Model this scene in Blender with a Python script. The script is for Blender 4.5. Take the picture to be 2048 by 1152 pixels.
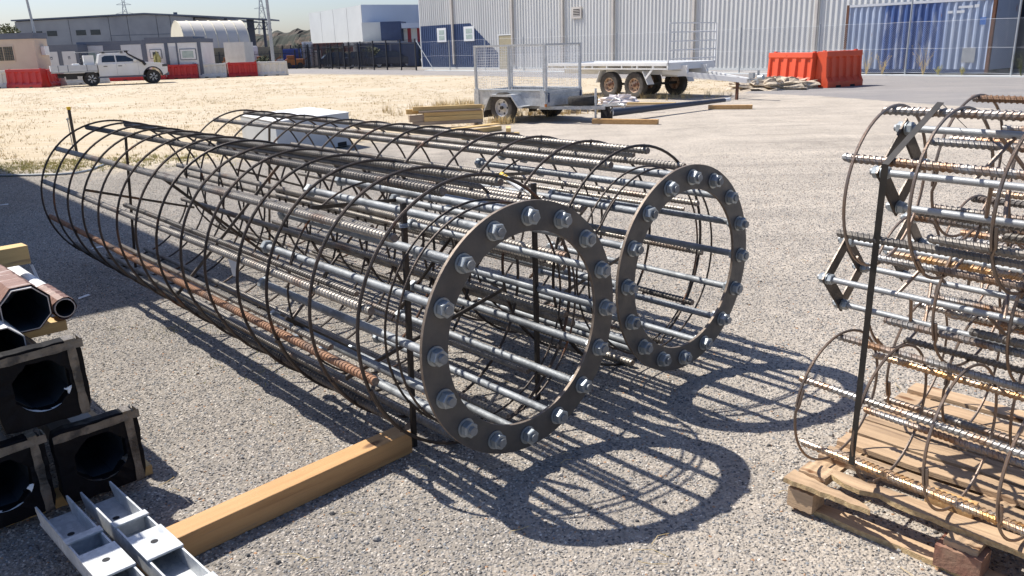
import bpy, math, random
from mathutils import Vector, Matrix
R = math.radians
rnd = random.Random(7)
S = bpy.context.scene
for o in list(bpy.data.objects): bpy.data.objects.remove(o)

# ------------------------------------------------------------------ camera
PITCH, ROLL = 0.2914761, -0.0295703
FPX = 1616.19; CAMZ = 1.64
fw = Vector((0, math.cos(PITCH), -math.sin(PITCH)))
rt0 = Vector((1, 0, 0)); up0 = rt0.cross(fw)
RT = rt0*math.cos(ROLL) + up0*math.sin(ROLL)
UP = -rt0*math.sin(ROLL) + up0*math.cos(ROLL)
cd = bpy.data.cameras.new('camera'); cam = bpy.data.objects.new('camera', cd)
S.collection.objects.link(cam); S.camera = cam
cam.matrix_world = Matrix(((RT.x, UP.x, -fw.x, 0), (RT.y, UP.y, -fw.y, 0), (RT.z, UP.z, -fw.z, CAMZ), (0, 0, 0, 1)))
cd.sensor_width = 36; cd.lens = FPX/2048*36; cd.clip_start = 0.05; cd.clip_end = 9000

# ------------------------------------------------------------------ light
SUN = Vector((-0.64519, 0.38442, 1.0)).normalized()
w = bpy.data.worlds.new('World'); S.world = w; w.use_nodes = True
nt = w.node_tree; bg = nt.nodes['Background']
sky = nt.nodes.new('ShaderNodeTexSky'); sky.sky_type = 'NISHITA'; sky.sun_disc = False
sky.sun_elevation = math.asin(SUN.z); sky.sun_rotation = math.atan2(SUN.x, SUN.y)
sky.air_density = 1.0; sky.dust_density = 1.3; sky.ozone_density = 4.0; sky.altitude = 10
tn = nt.nodes.new('ShaderNodeMix'); tn.data_type = 'RGBA'; tn.blend_type = 'MULTIPLY'; tn.inputs[0].default_value = 1.0
tn.inputs[7].default_value = (0.99, 0.99, 1.09, 1); nt.links.new(sky.outputs[0], tn.inputs[6])
nt.links.new(tn.outputs[2], bg.inputs[0]); bg.inputs[1].default_value = 0.092
ld = bpy.data.lights.new('sun', 'SUN'); ld.energy = 5.0; ld.angle = R(0.55); ld.color = (1.0, 0.95, 0.87)
lo = bpy.data.objects.new('sun', ld); S.collection.objects.link(lo)
lo.rotation_euler = (-SUN).to_track_quat('-Z', 'Y').to_euler()
S.view_settings.view_transform = 'Standard'; S.view_settings.look = 'None'
S.view_settings.exposure = 0.55; S.view_settings.gamma = 1.0
S.render.engine = 'CYCLES'

# ------------------------------------------------------------------ helpers
C = S.collection
def spot(px, py, y):                       # world point seen at a photo pixel at forward distance y
    d = fw + RT*((px-1024)/FPX) - UP*((py-576)/FPX); t = y/d.y
    return Vector((d.x*t, y, CAMZ + d.z*t))
def gnd(px, py, z=0.0):
    d = fw + RT*((px-1024)/FPX) - UP*((py-576)/FPX); t = (z-CAMZ)/d.z
    return Vector((d.x*t, d.y*t, z))

class MB:
    def __init__(s): s.v = []; s.f = []; s.m = []; s.cm = 0
    def add(s, vs, fs, mi=None):
        n = len(s.v); s.v += [tuple(p) for p in vs]; s.f += [tuple(i+n for i in f) for f in fs]
        s.m += [s.cm if mi is None else mi]*len(fs); return s
    def box(s, c, d, rz=0, mat=None):      # centre, full sizes
        x, y, z = d[0]/2, d[1]/2, d[2]/2
        vs = [Vector((a*x, b*y, e*z)) for a in (-1, 1) for b in (-1, 1) for e in (-1, 1)]
        if mat is None: mat = Matrix.Rotation(rz, 3, 'Z')
        vs = [mat @ p + Vector(c) for p in vs]
        return s.add(vs, [(0,1,3,2),(4,6,7,5),(0,4,5,1),(2,3,7,6),(0,2,6,4),(1,5,7,3)])
    def b2(s, x0, x1, y0, y1, z0, z1):
        return s.box(((x0+x1)/2, (y0+y1)/2, (z0+z1)/2), (abs(x1-x0), abs(y1-y0), abs(z1-z0)))
    def bar(s, p, q, w_, h_, upv=(0,0,1)): # rectangular bar p->q
        p = Vector(p); q = Vector(q); a = (q-p); L = a.length; a.normalize()
        u = Vector(upv); r_ = a.cross(u)
        if r_.length < 1e-4: r_ = a.cross(Vector((1,0,0)))
        r_.normalize(); n = r_.cross(a)
        m = Matrix((r_, a, n)).transposed()
        return s.box((p+q)/2, (w_, L, h_), mat=m)
    def cyl(s, p, q, r, n=12, r2=None, caps=True):
        p = Vector(p); q = Vector(q); a = (q-p).normalized(); r2 = r if r2 is None else r2
        u = a.orthogonal().normalized(); v_ = a.cross(u)
        vs = []
        for c_, rr in ((p, r), (q, r2)):
            for i in range(n):
                t = 2*math.pi*i/n; vs.append(c_ + (u*math.cos(t)+v_*math.sin(t))*rr)
        fs = [(i, (i+1)%n, n+(i+1)%n, n+i) for i in range(n)]
        if caps: fs += [tuple(range(n))[::-1], tuple(range(n, 2*n))]
        return s.add(vs, fs)
    def tube(s, pts, r, n=6, closed=False):
        P = [Vector(p) for p in pts]; N = len(P); vs = []; pu = None
        for i in range(N):
            a = (P[(i+1)%N]-P[i-1]) if closed else (P[min(i+1, N-1)]-P[max(i-1, 0)])
            a.normalize()
            u = a.orthogonal().normalized() if pu is None else (pu - a*pu.dot(a)).normalized()
            pu = u; v_ = a.cross(u)
            rr = r[i] if isinstance(r, (list, tuple)) else r
            for k in range(n):
                t = 2*math.pi*k/n; vs.append(P[i] + (u*math.cos(t)+v_*math.sin(t))*rr)
        fs = []
        for i in range(N if closed else N-1):
            j = (i+1) % N
            fs += [(i*n+k, i*n+(k+1)%n, j*n+(k+1)%n, j*n+k) for k in range(n)]
        if not closed: fs += [tuple(range(n))[::-1], tuple(range((N-1)*n, N*n))]
        return s.add(vs, fs)
    def prism(s, poly, vec):               # 3D polygon extruded by vec
        n = len(poly); v = Vector(vec); P = [Vector(p) for p in poly]
        vs = P + [p+v for p in P]
        fs = [tuple(range(n))[::-1], tuple(range(n, 2*n))] + [(i, (i+1)%n, n+(i+1)%n, n+i) for i in range(n)]
        return s.add(vs, fs)
    def lathe(s, prof, c=(0,0,0), axis='Y', n=24):   # prof: (radius, along)
        c = Vector(c); vs = []
        for r_, h in prof:
            for k in range(n):
                t = 2*math.pi*k/n; a, b = r_*math.cos(t), r_*math.sin(t)
                vs.append(c + (Vector((a, h, b)) if axis == 'Y' else Vector((a, b, h)) if axis == 'Z' else Vector((h, a, b))))
        fs = []
        for i in range(len(prof)-1):
            fs += [(i*n+k, i*n+(k+1)%n, (i+1)*n+(k+1)%n, (i+1)*n+k) for k in range(n)]
        return s.add(vs, fs)
    def mesh(s, name, mats, smooth=False):
        me = bpy.data.meshes.new(name); me.from_pydata(s.v, [], s.f)
        mats = mats if isinstance(mats, (list, tuple)) else [mats]
        for m in mats: me.materials.append(m)
        if any(s.m): me.polygons.foreach_set('material_index', s.m)
        if smooth:
            me.polygons.foreach_set('use_smooth', [True]*len(me.polygons))
            try: me.set_sharp_from_angle(angle=R(40))
            except Exception: pass
        me.update(); return me
    def build(s, name, mats, parent=None, smooth=False, bevel=0, loc=None):
        o = obj(name, s.mesh(name, mats, smooth), parent)
        if loc: o.location = loc
        if bevel:
            b = o.modifiers.new('bevel', 'BEVEL'); b.width = bevel; b.segments = 2; b.limit_method = 'ANGLE'
            b.harden_normals = False
        return o
def obj(name, me, parent=None, mw=None):
    o = bpy.data.objects.new(name, me); C.objects.link(o); o.parent = parent
    if mw is not None: o.matrix_local = mw
    return o
def tag(o, label=None, cat=None, group=None, kind=None):
    if label: o['label'] = label
    if cat: o['category'] = cat
    if group: o['group'] = group
    if kind: o['kind'] = kind
    return o
def thing(name, label, cat, loc=(0,0,0), rz=0, group=None):
    o = bpy.data.objects.new(name, None); C.objects.link(o); o.location = loc; o.rotation_euler = (0,0,rz)
    return tag(o, label, cat, group)
def dup(root, loc=None, rz=None, label=None):
    def cp(o, par):
        c = o.copy(); C.objects.link(c); c.parent = par
        for k in [x for x in bpy.data.objects if x.parent == o]: cp(k, c)
        return c
    c = cp(root, None)
    if loc is not None: c.location = loc
    if rz is not None: c.rotation_euler = (0, 0, rz)
    if label: c['label'] = label
    return c

# ------------------------------------------------------------------ materials
def mat(name, col, rough=0.7, metal=0.0, col2=None, scale=6.0, col3=None, scale3=2.0, t3=(0.52, 0.62), bump=0.0, bscale=60.0,
        coord='Object', stretch=(1,1,1), detail=6.0, spec=0.5, rr=0.0, w2=(0.35, 0.65), rand=0.0, emit=None, knots=None, spangle=0.0):
    m = bpy.data.materials.new(name); m.use_nodes = True; n = m.node_tree; L = n.links
    b = n.nodes['Principled BSDF']; b.inputs['Roughness'].default_value = rough; b.inputs['Metallic'].default_value = metal
    b.inputs['Specular IOR Level'].default_value = spec
    tc = n.nodes.new('ShaderNodeTexCoord'); mp = n.nodes.new('ShaderNodeMapping'); mp.inputs['Scale'].default_value = stretch
    L.new(tc.outputs[coord], mp.inputs[0]); vec = mp.outputs[0]
    if rand:
        oi = n.nodes.new('ShaderNodeObjectInfo'); ad = n.nodes.new('ShaderNodeVectorMath'); ad.operation = 'MULTIPLY_ADD'
        L.new(oi.outputs['Random'], ad.inputs[0]); ad.inputs[1].default_value = (37, 17, 53); L.new(vec, ad.inputs[2]); vec = ad.outputs[0]
    def noise(sc, det=detail):
        t = n.nodes.new('ShaderNodeTexNoise'); t.inputs['Scale'].default_value = sc; t.inputs['Detail'].default_value = det
        t.inputs['Roughness'].default_value = 0.6; L.new(vec, t.inputs['Vector']); return t.outputs['Fac']
    def ramp(f, a, c_):
        t = n.nodes.new('ShaderNodeMapRange'); t.inputs[1].default_value = a; t.inputs[2].default_value = c_; L.new(f, t.inputs[0]); return t.outputs[0]
    cur = None
    def mix(f, A, B):
        t = n.nodes.new('ShaderNodeMix'); t.data_type = 'RGBA'; L.new(f, t.inputs[0])
        for i, x in ((6, A), (7, B)):
            if isinstance(x, tuple): t.inputs[i].default_value = (*x, 1)
            else: L.new(x, t.inputs[i])
        return t.outputs[2]
    cur = col
    if col2: cur = mix(ramp(noise(scale), *w2), cur, col2)
    if col3: cur = mix(ramp(noise(scale3, 8), *t3), cur, col3)
    if spangle:
        vo = n.nodes.new('ShaderNodeTexVoronoi'); vo.inputs['Scale'].default_value = spangle; L.new(vec, vo.inputs['Vector'])
        sc = n.nodes.new('ShaderNodeSeparateColor'); L.new(vo.outputs['Color'], sc.inputs[0])
        cur = mix(ramp(sc.outputs[0], -0.6, 3.0), cur, (0.22,0.24,0.26)); cur = mix(ramp(noise(5.0, 8), 0.58, 0.85), cur, (0.20,0.19,0.18))
    if knots:
        mk = n.nodes.new('ShaderNodeMapping'); mk.inputs['Scale'].default_value = knots; L.new(tc.outputs[coord], mk.inputs[0])
        vo = n.nodes.new('ShaderNodeTexVoronoi'); vo.inputs['Scale'].default_value = 1.0; L.new(mk.outputs[0], vo.inputs['Vector'])
        cur = mix(ramp(vo.outputs['Distance'], 0.20, 0.10), cur, (0.16,0.075,0.03)); cur = mix(ramp(noise(9, 8), 0.60, 0.80), cur, (0.30,0.23,0.16))
    if rand:
        oi2 = n.nodes.new('ShaderNodeObjectInfo'); h = n.nodes.new('ShaderNodeHueSaturation')
        mr = n.nodes.new('ShaderNodeMapRange'); mr.inputs[3].default_value = 1-rand; mr.inputs[4].default_value = 1+rand
        L.new(oi2.outputs['Random'], mr.inputs[0]); L.new(mr.outputs[0], h.inputs['Value'])
        if isinstance(cur, tuple): h.inputs['Color'].default_value = (*cur, 1)
        else: L.new(cur, h.inputs['Color'])
        cur = h.outputs[0]
    if isinstance(cur, tuple): b.inputs['Base Color'].default_value = (*cur, 1)
    else: L.new(cur, b.inputs['Base Color'])
    if rr:
        mr = n.nodes.new('ShaderNodeMapRange'); mr.inputs[3].default_value = max(0.02, rough-rr); mr.inputs[4].default_value = min(1, rough+rr)
        mr.inputs[1].default_value = 0.3; mr.inputs[2].default_value = 0.7
        L.new(noise(scale*2.3), mr.inputs[0]); L.new(mr.outputs[0], b.inputs['Roughness'])
    if bump:
        bp = n.nodes.new('ShaderNodeBump'); bp.inputs['Strength'].default_value = bump; bp.inputs['Distance'].default_value = 0.01
        L.new(noise(bscale), bp.inputs['Height']); L.new(bp.outputs[0], b.inputs['Normal'])
    if emit: b.inputs['Emission Color'].default_value = (*emit, 1); b.inputs['Emission Strength'].default_value = 1
    return m

M = {}
M['mill'] = mat('mill_scale_steel', (0.060,0.054,0.050), 0.42, 0.75, (0.115,0.095,0.080), 9, (0.15,0.085,0.05), 5, (0.56,0.66), 0.15, 120, rr=0.12, rand=0.2)
M['rebar'] = mat('ribbed_bar_steel', (0.20,0.182,0.162), 0.48, 0.4, (0.31,0.28,0.24), 14, (0.16,0.10,0.07), 2.6, (0.56,0.70), 0.12, 150, rr=0.12, rand=0.25)
M['rebar_dark'] = mat('dark_ribbed_bar_steel', (0.10,0.092,0.084), 0.5, 0.4, (0.18,0.16,0.14), 10, (0.13,0.08,0.055), 3.2, (0.55,0.68), 0.12, 150, rr=0.12, rand=0.2)
M['rebar_rust'] = mat('rusty_ribbed_bar', (0.36,0.19,0.105), 0.75, 0.1, (0.26,0.14,0.085), 12, (0.14,0.10,0.08), 3, (0.50,0.62), 0.3, 160)
M['rebar_small'] = mat('thin_ribbed_bar_steel', (0.30,0.295,0.29), 0.42, 0.6, (0.19,0.175,0.16), 16, (0.24,0.14,0.08), 5, (0.46,0.60), 0.12, 150, rr=0.12, rand=0.2)
M['rebar_orange'] = mat('orange_stained_bar_steel', (0.36,0.33,0.29), 0.4, 0.7, (0.36,0.19,0.07), 10, (0.5,0.26,0.08), 6, (0.50,0.62), 0.12, 150, rr=0.12)
M['hoop'] = mat('hoop_bar', (0.050,0.043,0.039), 0.5, 0.5, (0.09,0.066,0.052), 12, (0.22,0.09,0.04), 4, (0.60,0.70), 0.35, 140, rand=0.25)
M['hoop_small'] = mat('thin_hoop_wire', (0.20,0.17,0.15), 0.45, 0.7, (0.26,0.18,0.13), 12, bump=0.2, bscale=140, rand=0.2)
M['galv'] = mat('galvanised_rod', (0.215,0.23,0.245), 0.56, 0.35, (0.28,0.295,0.305), 20, (0.15,0.16,0.17), 6, (0.5,0.6), 0.3, 160, rr=0.08, rand=0.12)
M['galv_bright'] = mat('bright_galvanised_steel', (0.64,0.655,0.66), 0.5, 0.3, (0.52,0.54,0.55), 14, (0.76,0.77,0.77), 5, (0.5,0.6), 0.06, 60, rr=0.15, rand=0.06, spangle=70)
M['zinc_nut'] = mat('zinc_nut', (0.30,0.33,0.35), 0.48, 0.6, (0.40,0.43,0.44), 30, bump=0.1, bscale=200)
M['plate'] = mat('hot_rolled_plate', (0.082,0.080,0.080), 0.54, 0.45, (0.12,0.115,0.11), 7, (0.16,0.115,0.085), 2.6, (0.60,0.74), 0.12, 90, rr=0.14)
M['plate_edge'] = mat('cut_plate_edge', (0.24,0.20,0.165), 0.6, 0.5, (0.17,0.13,0.10), 30, bump=0.2, bscale=150)
M['rodend'] = mat('sawn_bar_end', (0.16,0.13,0.11), 0.6, 0.6, (0.25,0.2,0.17), 80)
M['stake'] = mat('black_steel_stake', (0.035,0.033,0.032), 0.45, 0.6, (0.06,0.05,0.045), 20, bump=0.1, bscale=100)
M['yellow'] = mat('yellow_paint', (0.75,0.48,0.02), 0.5)
M['white_paper'] = mat('white_tag', (0.78,0.78,0.76), 0.7)
M['strap'] = mat('black_strapping', (0.03,0.029,0.028), 0.4, 0.4, (0.05,0.045,0.04), 20)
M['timber'] = mat('sawn_pine', (0.60,0.36,0.15), 0.75, 0, (0.46,0.255,0.10), 3.0, (0.68,0.45,0.21), 6, (0.5,0.62), 0.25, 50, stretch=(8,0.6,8), rand=0.06)
M['timber_y'] = mat('yellow_pine', (0.62,0.45,0.20), 0.8, 0, (0.50,0.33,0.14), 3.0, (0.36,0.24,0.12), 5, (0.58,0.7), 0.2, 50, stretch=(0.6,8,8), rand=0.12)
M['timber_g'] = mat('weathered_timber', (0.40,0.32,0.24), 0.85, 0, (0.27,0.20,0.15), 3.0, bump=0.3, bscale=50, stretch=(0.6,8,8), rand=0.15)
M['pallet'] = mat('pallet_wood', (0.52,0.365,0.225), 0.8, 0, (0.38,0.26,0.16), 4.0, (0.24,0.16,0.10), 3, (0.56,0.70), 0.45, 40, stretch=(0.7,9,9), rand=0.18, knots=(4,11,11))
M['pallet_raw'] = mat('splintered_wood', (0.66,0.50,0.27), 0.85, 0, (0.46,0.31,0.16), 12.0, bump=0.8, bscale=50, stretch=(6,1,6))
M['pallet_red'] = mat('red_stained_block', (0.30,0.19,0.125), 0.85, 0, (0.22,0.085,0.06), 7, bump=0.5, bscale=60)
M['white'] = mat('white_paint', (0.76,0.765,0.76), 0.5, 0, (0.68,0.685,0.68), 1.5)
M['white_gloss'] = mat('white_car_paint', (0.74,0.75,0.76), 0.18, 0, (0.68,0.67,0.64), 1.2, (0.6,0.55,0.46), 3, (0.62,0.75), spec=0.6)
M['cream'] = mat('cream_wall', (0.60,0.50,0.40), 0.8, 0, (0.55,0.45,0.36), 1.2)
M['navy'] = mat('navy_paint', (0.035,0.055,0.12), 0.55, 0, (0.045,0.07,0.15), 2)
M['slate'] = mat('slate_grey_trim', (0.10,0.12,0.165), 0.55, 0, (0.12,0.14,0.18), 2)
M['panel'] = mat('pale_grey_panel', (0.55,0.57,0.60), 0.6, 0, (0.50,0.52,0.55), 2)
M['glass'] = mat('dark_glass', (0.015,0.022,0.035), 0.08, 0, (0.03,0.04,0.05), 3, spec=0.8)
M['glass_pale'] = mat('frosted_pane', (0.30,0.38,0.36), 0.15, 0, (0.42,0.50,0.46), 3, spec=0.7)
M['concrete'] = mat('tilt_panel_concrete', (0.33,0.34,0.35), 0.85, 0, (0.24,0.25,0.265), 0.28, (0.17,0.18,0.20), 0.16, (0.60,0.72), 0.1, 8)
M['concrete_l'] = mat('pale_painted_concrete', (0.62,0.64,0.63), 0.85, 0, (0.57,0.59,0.58), 0.3)
M['concrete_b'] = mat('blue_grey_cladding', (0.52,0.58,0.68), 0.6, 0, (0.49,0.55,0.65), 0.4)
M['steel_dark'] = mat('dark_structural_steel', (0.045,0.055,0.08), 0.6)
M['fabric'] = mat('shelter_fabric', (0.62,0.58,0.52), 0.8, 0, (0.56,0.53,0.48), 0.6)
M['fabric_c'] = mat('cream_shelter_fabric', (0.74,0.68,0.52), 0.8, 0, (0.66,0.60,0.46), 0.6)
M['tan'] = mat('tan_wall', (0.36,0.30,0.19), 0.85, 0, (0.30,0.25,0.16), 1)
M['iron'] = mat('zinc_post', (0.36,0.38,0.40), 0.5, 0.6, (0.44,0.46,0.47), 4)
M['fence_b'] = mat('black_powdercoat', (0.016,0.018,0.026), 0.5)
M['rubber'] = mat('tyre_rubber', (0.028,0.027,0.026), 0.85, 0, (0.06,0.055,0.05), 8, bump=0.3, bscale=60)
M['rubber_dusty'] = mat('dusty_tyre', (0.085,0.075,0.065), 0.9, 0, (0.05,0.045,0.04), 8, bump=0.3, bscale=60)
M['rim'] = mat('silver_rim', (0.62,0.63,0.64), 0.4, 0.5, (0.5,0.51,0.52), 8)
M['rim_rust'] = mat('rusty_cream_rim', (0.58,0.47,0.36), 0.75, 0.1, (0.30,0.15,0.08), 7, (0.2,0.09,0.05), 9, (0.5,0.6))
M['dark_red'] = mat('dark_red_cladding', (0.28,0.03,0.05), 0.6)
M['rust'] = mat('rust', (0.16,0.07,0.04), 0.85, 0.1, (0.09,0.045,0.03), 6, bump=0.3, bscale=60)
M['black'] = mat('black_plastic', (0.014,0.014,0.015), 0.42, 0, (0.02,0.02,0.022), 5)
M['dark'] = mat('dark_hollow', (0.012,0.013,0.016), 0.8)
M['wrap'] = mat('black_plastic_wrap', (0.004,0.004,0.005), 0.6, 0, (0.008,0.008,0.010), 8, bump=0.5, bscale=14, rr=0.12, spec=0.12)
M['tape'] = mat('packing_tape', (0.12,0.098,0.070), 0.32, 0, (0.19,0.16,0.125), 30, (0.03,0.027,0.025), 12, (0.46,0.6), 0.6, 50, spec=0.5)
M['brown_wrap'] = mat('brown_wrapping', (0.25,0.135,0.10), 0.55, 0, (0.18,0.095,0.07), 9, (0.50,0.42,0.38), 7, (0.60,0.66), 0.5, 26, stretch=(1,5,1))
M['pole_in'] = mat('pole_inside', (0.02,0.024,0.032), 0.6, 0.2, (0.05,0.07,0.09), 6)
M['white_pole'] = mat('white_coated_pole', (0.80,0.80,0.79), 0.4)
M['orange'] = mat('orange_plastic', (0.68,0.085,0.028), 0.5, 0, (0.58,0.075,0.03), 1.6, (0.60,0.16,0.09), 2.5, (0.62,0.75))
M['red'] = mat('red_plastic', (0.50,0.028,0.025), 0.5, 0, (0.42,0.025,0.025), 2, (0.35,0.06,0.05), 3, (0.62,0.75))
M['white_plastic'] = mat('white_plastic', (0.68,0.66,0.61), 0.6, 0, (0.60,0.58,0.53), 2)
M['pale_box'] = mat('pale_grey_box', (0.50,0.53,0.56), 0.6, 0, (0.46,0.48,0.50), 3)
M['blue_bin'] = mat('blue_plastic', (0.02,0.06,0.28), 0.5)
M['orange_m'] = mat('orange_machinery', (0.48,0.16,0.03), 0.6, 0, (0.36,0.13,0.04), 2)
M['brick_red'] = mat('oxide_red_steel', (0.22,0.07,0.05), 0.8, 0, (0.16,0.06,0.045), 1)
M['mesh_wire'] = mat('galvanised_wire', (0.84,0.85,0.85), 0.5, 0.05)
M['fence_wire'] = mat('chain_wire', (0.42,0.44,0.46), 0.5, 0.5)
M['grass_dry'] = mat('dry_grass', (0.62,0.49,0.27), 0.9, 0, (0.50,0.38,0.19), 20, rand=0.1)
M['grass_green'] = mat('green_weed', (0.33,0.32,0.12), 0.9, 0, (0.46,0.41,0.20), 5, rand=0.1)
M['plank_deck'] = mat('grey_deck_boards', (0.52,0.53,0.54), 0.7)
M['hose'] = mat('grey_hose', (0.30,0.34,0.38), 0.5)
M['plastic_sheet'] = mat('crumpled_white_plastic', (0.66,0.60,0.58), 0.5, bump=1.0, bscale=20)
M['sandheap'] = mat('pale_rubble_soil', (0.50,0.42,0.32), 0.95, 0, (0.32,0.26,0.20), 8, (0.62,0.54,0.42), 12, (0.5,0.6), 1.0, 12)
M['hill'] = mat('dry_earth_hill', (0.12,0.085,0.06), 0.95, 0, (0.05,0.042,0.032), 0.12, (0.03,0.035,0.025), 0.3, (0.46,0.54), 1.0, 1.2)
M['far_green'] = mat('far_treeline', (0.035,0.06,0.055), 0.95, 0, (0.05,0.08,0.06), 0.1)

# ---- ground material: chip seal, sand and road driven by colour attributes plus noise
def ground_mat():
    m = bpy.data.materials.new('yard_ground'); m.use_nodes = True; n = m.node_tree; L = n.links
    b = n.nodes['Principled BSDF']; b.inputs['Roughness'].default_value = 0.93; b.inputs['Specular IOR Level'].default_value = 0.25
    tc = n.nodes.new('ShaderNodeTexCoord'); V = tc.outputs['Object']
    def noise(sc, det=5, ro=0.6, vec=V):
        t = n.nodes.new('ShaderNodeTexNoise'); t.inputs['Scale'].default_value = sc; t.inputs['Detail'].default_value = det; t.inputs['Roughness'].default_value = ro
        L.new(vec, t.inputs['Vector']); return t.outputs['Fac']
    def mr(f, a, c_, lo=0., hi=1.):
        t = n.nodes.new('ShaderNodeMapRange'); t.inputs[1].default_value = a; t.inputs[2].default_value = c_; t.inputs[3].default_value = lo; t.inputs[4].default_value = hi
        L.new(f, t.inputs[0]); return t.outputs[0]
    def math_(op, a, c_):
        t = n.nodes.new('ShaderNodeMath'); t.operation = op
        for i, x in enumerate((a, c_)):
            if isinstance(x, (int, float)): t.inputs[i].default_value = x
            else: L.new(x, t.inputs[i])
        return t.outputs[0]
    def mix(f, A, B, bt='MIX'):
        t = n.nodes.new('ShaderNodeMix'); t.data_type = 'RGBA'; t.blend_type = bt
        if isinstance(f, float): t.inputs[0].default_value = f
        else: L.new(f, t.inputs[0])
        for i, x in ((6, A), (7, B)):
            if isinstance(x, tuple): t.inputs[i].default_value = (*x, 1)
            else: L.new(x, t.inputs[i])
        return t.outputs[2]
    def ramp(f, stops):
        t = n.nodes.new('ShaderNodeValToRGB'); e = t.color_ramp.elements
        e[0].position, e[0].color = stops[0][0], (*stops[0][1], 1); e[1].position, e[1].color = stops[-1][0], (*stops[-1][1], 1)
        for p, c_ in stops[1:-1]:
            x = e.new(p); x.color = (*c_, 1)
        t.color_ramp.interpolation = 'CONSTANT' if len(stops) > 5 else 'LINEAR'
        L.new(f, t.inputs[0]); return t.outputs[0]
    at = n.nodes.new('ShaderNodeAttribute'); at.attribute_name = 'zone'
    sp = n.nodes.new('ShaderNodeSeparateColor'); L.new(at.outputs['Color'], sp.inputs[0])
    big = noise(0.9, 6); mid = noise(3.5, 6); fine = noise(26, 4)
    def zone(src, soft=0.12, amp=0.9):
        x = math_('ADD', src, math_('MULTIPLY', math_('SUBTRACT', mid, 0.5), amp))
        x = math_('ADD', x, math_('MULTIPLY', math_('SUBTRACT', fine, 0.5), amp*0.5))
        return mr(x, 0.5-soft, 0.5+soft)
    zs = zone(sp.outputs[0], 0.16, 0.9); zp = zone(sp.outputs[1], 0.42, 1.2); zr = zone(sp.outputs[2], 0.08, 0.25)
    # stones
    vo = n.nodes.new('ShaderNodeTexVoronoi'); vo.inputs['Scale'].default_value = 84; vo.inputs['Randomness'].default_value = 1
    L.new(V, vo.inputs['Vector'])
    hs = n.nodes.new('ShaderNodeSeparateColor'); L.new(vo.outputs['Color'], hs.inputs[0])
    stones = ramp(hs.outputs[0], [(0, (0.08,0.078,0.076)), (0.14, (0.17,0.165,0.16)), (0.32, (0.27,0.255,0.235)), (0.50, (0.37,0.34,0.305)), (0.68, (0.47,0.42,0.365)), (0.84, (0.20,0.21,0.22)), (0.94, (0.58,0.54,0.48))])
    gap = mr(vo.outputs['Distance'], 0.32, 0.62)
    binder_d = (0.20,0.18,0.155); binder_p = (0.44,0.38,0.31)
    binder = mix(zp, binder_d, binder_p)
    chips = mix(gap, stones, binder)
    palegrav = mix(mr(hs.outputs[1], 0.25, 0.75), (0.32,0.285,0.245), (0.52,0.455,0.375))
    palegrav = mix(mr(vo.outputs['Distance'], 0.2, 0.7, 0, 0.75), palegrav, (0.50,0.44,0.37))
    chips = mix(math_('ADD', 0.22, math_('MULTIPLY', zp, 0.52)), chips, palegrav)
    mp4 = n.nodes.new('ShaderNodeMapping'); mp4.inputs['Scale'].default_value = (0.12, 1.3, 1.0); mp4.inputs['Rotation'].default_value = (0,0,0.62); L.new(V, mp4.inputs[0])
    tr4 = noise(1.5, 5, 0.6, mp4.outputs[0])
    chips = mix(math_('MULTIPLY', zp, mr(tr4, 0.54, 0.64, 0, 0.45)), chips, (0.56,0.49,0.40)); chips = mix(math_('MULTIPLY', zp, mr(tr4, 0.44, 0.36, 0, 0.35)), chips, (0.24,0.215,0.185))
    chips = mix(mr(noise(0.55, 7, 0.65), 0.54, 0.66, 0, 0.30), chips, (0.15,0.135,0.12)); chips = mix(mr(noise(0.8, 8, 0.7), 0.40, 0.30, 0, 0.35), chips, (0.52,0.44,0.34))
    tone = mr(big, 0.3, 0.7, 0.86, 1.12)
    hv = n.nodes.new('ShaderNodeHueSaturation'); L.new(chips, hv.inputs['Color']); L.new(tone, hv.inputs['Value']); chips = hv.outputs[0]
    # sand with straw
    sand = mix(mr(mid, 0.3, 0.7), (0.47,0.39,0.275), (0.56,0.475,0.35))
    mp = n.nodes.new('ShaderNodeMapping'); mp.inputs['Scale'].default_value = (1.0, 3.2, 1.0); mp.inputs['Rotation'].default_value = (0,0,0.35); L.new(V, mp.inputs[0])
    straw = mr(noise(1.8, 8, 0.72, mp.outputs[0]), 0.50, 0.66)
    sand = mix(math_('MULTIPLY', straw, 0.6), sand, (0.52,0.39,0.21))
    sand = mix(mr(noise(9, 5, 0.7), 0.62, 0.76, 0, 0.65), sand, (0.26,0.20,0.14))
    sand = mix(mr(noise(0.28, 5, 0.6), 0.48, 0.66, 0, 0.5), sand, (0.60,0.53,0.43))
    sand = mix(mr(noise(7, 8, 0.8), 0.56, 0.66, 0, 0.55), sand, (0.34,0.28,0.20))
    mp3 = n.nodes.new('ShaderNodeMapping'); mp3.inputs['Scale'].default_value = (0.10, 0.9, 1.0); mp3.inputs['Rotation'].default_value = (0,0,0.55); L.new(V, mp3.inputs[0]); trk0 = noise(1.6, 6, 0.7, mp3.outputs[0])
    road = mix(mr(noise(40, 3), 0.3, 0.7), (0.20,0.19,0.19), (0.29,0.275,0.265))
    road = mix(mr(noise(0.5, 5), 0.4, 0.7, 0, 0.5), road, (0.33,0.30,0.275)); road = mix(mr(trk0, 0.5, 0.62, 0, 0.35), road, (0.36,0.335,0.31))
    mp2 = n.nodes.new('ShaderNodeMapping'); mp2.inputs['Scale'].default_value = (0.06, 1.5, 1.0); mp2.inputs['Rotation'].default_value = (0,0,-0.10); L.new(V, mp2.inputs[0])
    trk = noise(2.0, 5, 0.7, mp2.outputs[0])
    sand = mix(mr(trk, 0.56, 0.64, 0, 0.6), sand, (0.66,0.60,0.50)); sand = mix(mr(trk, 0.44, 0.38, 0, 0.4), sand, (0.40,0.32,0.22))
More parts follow.
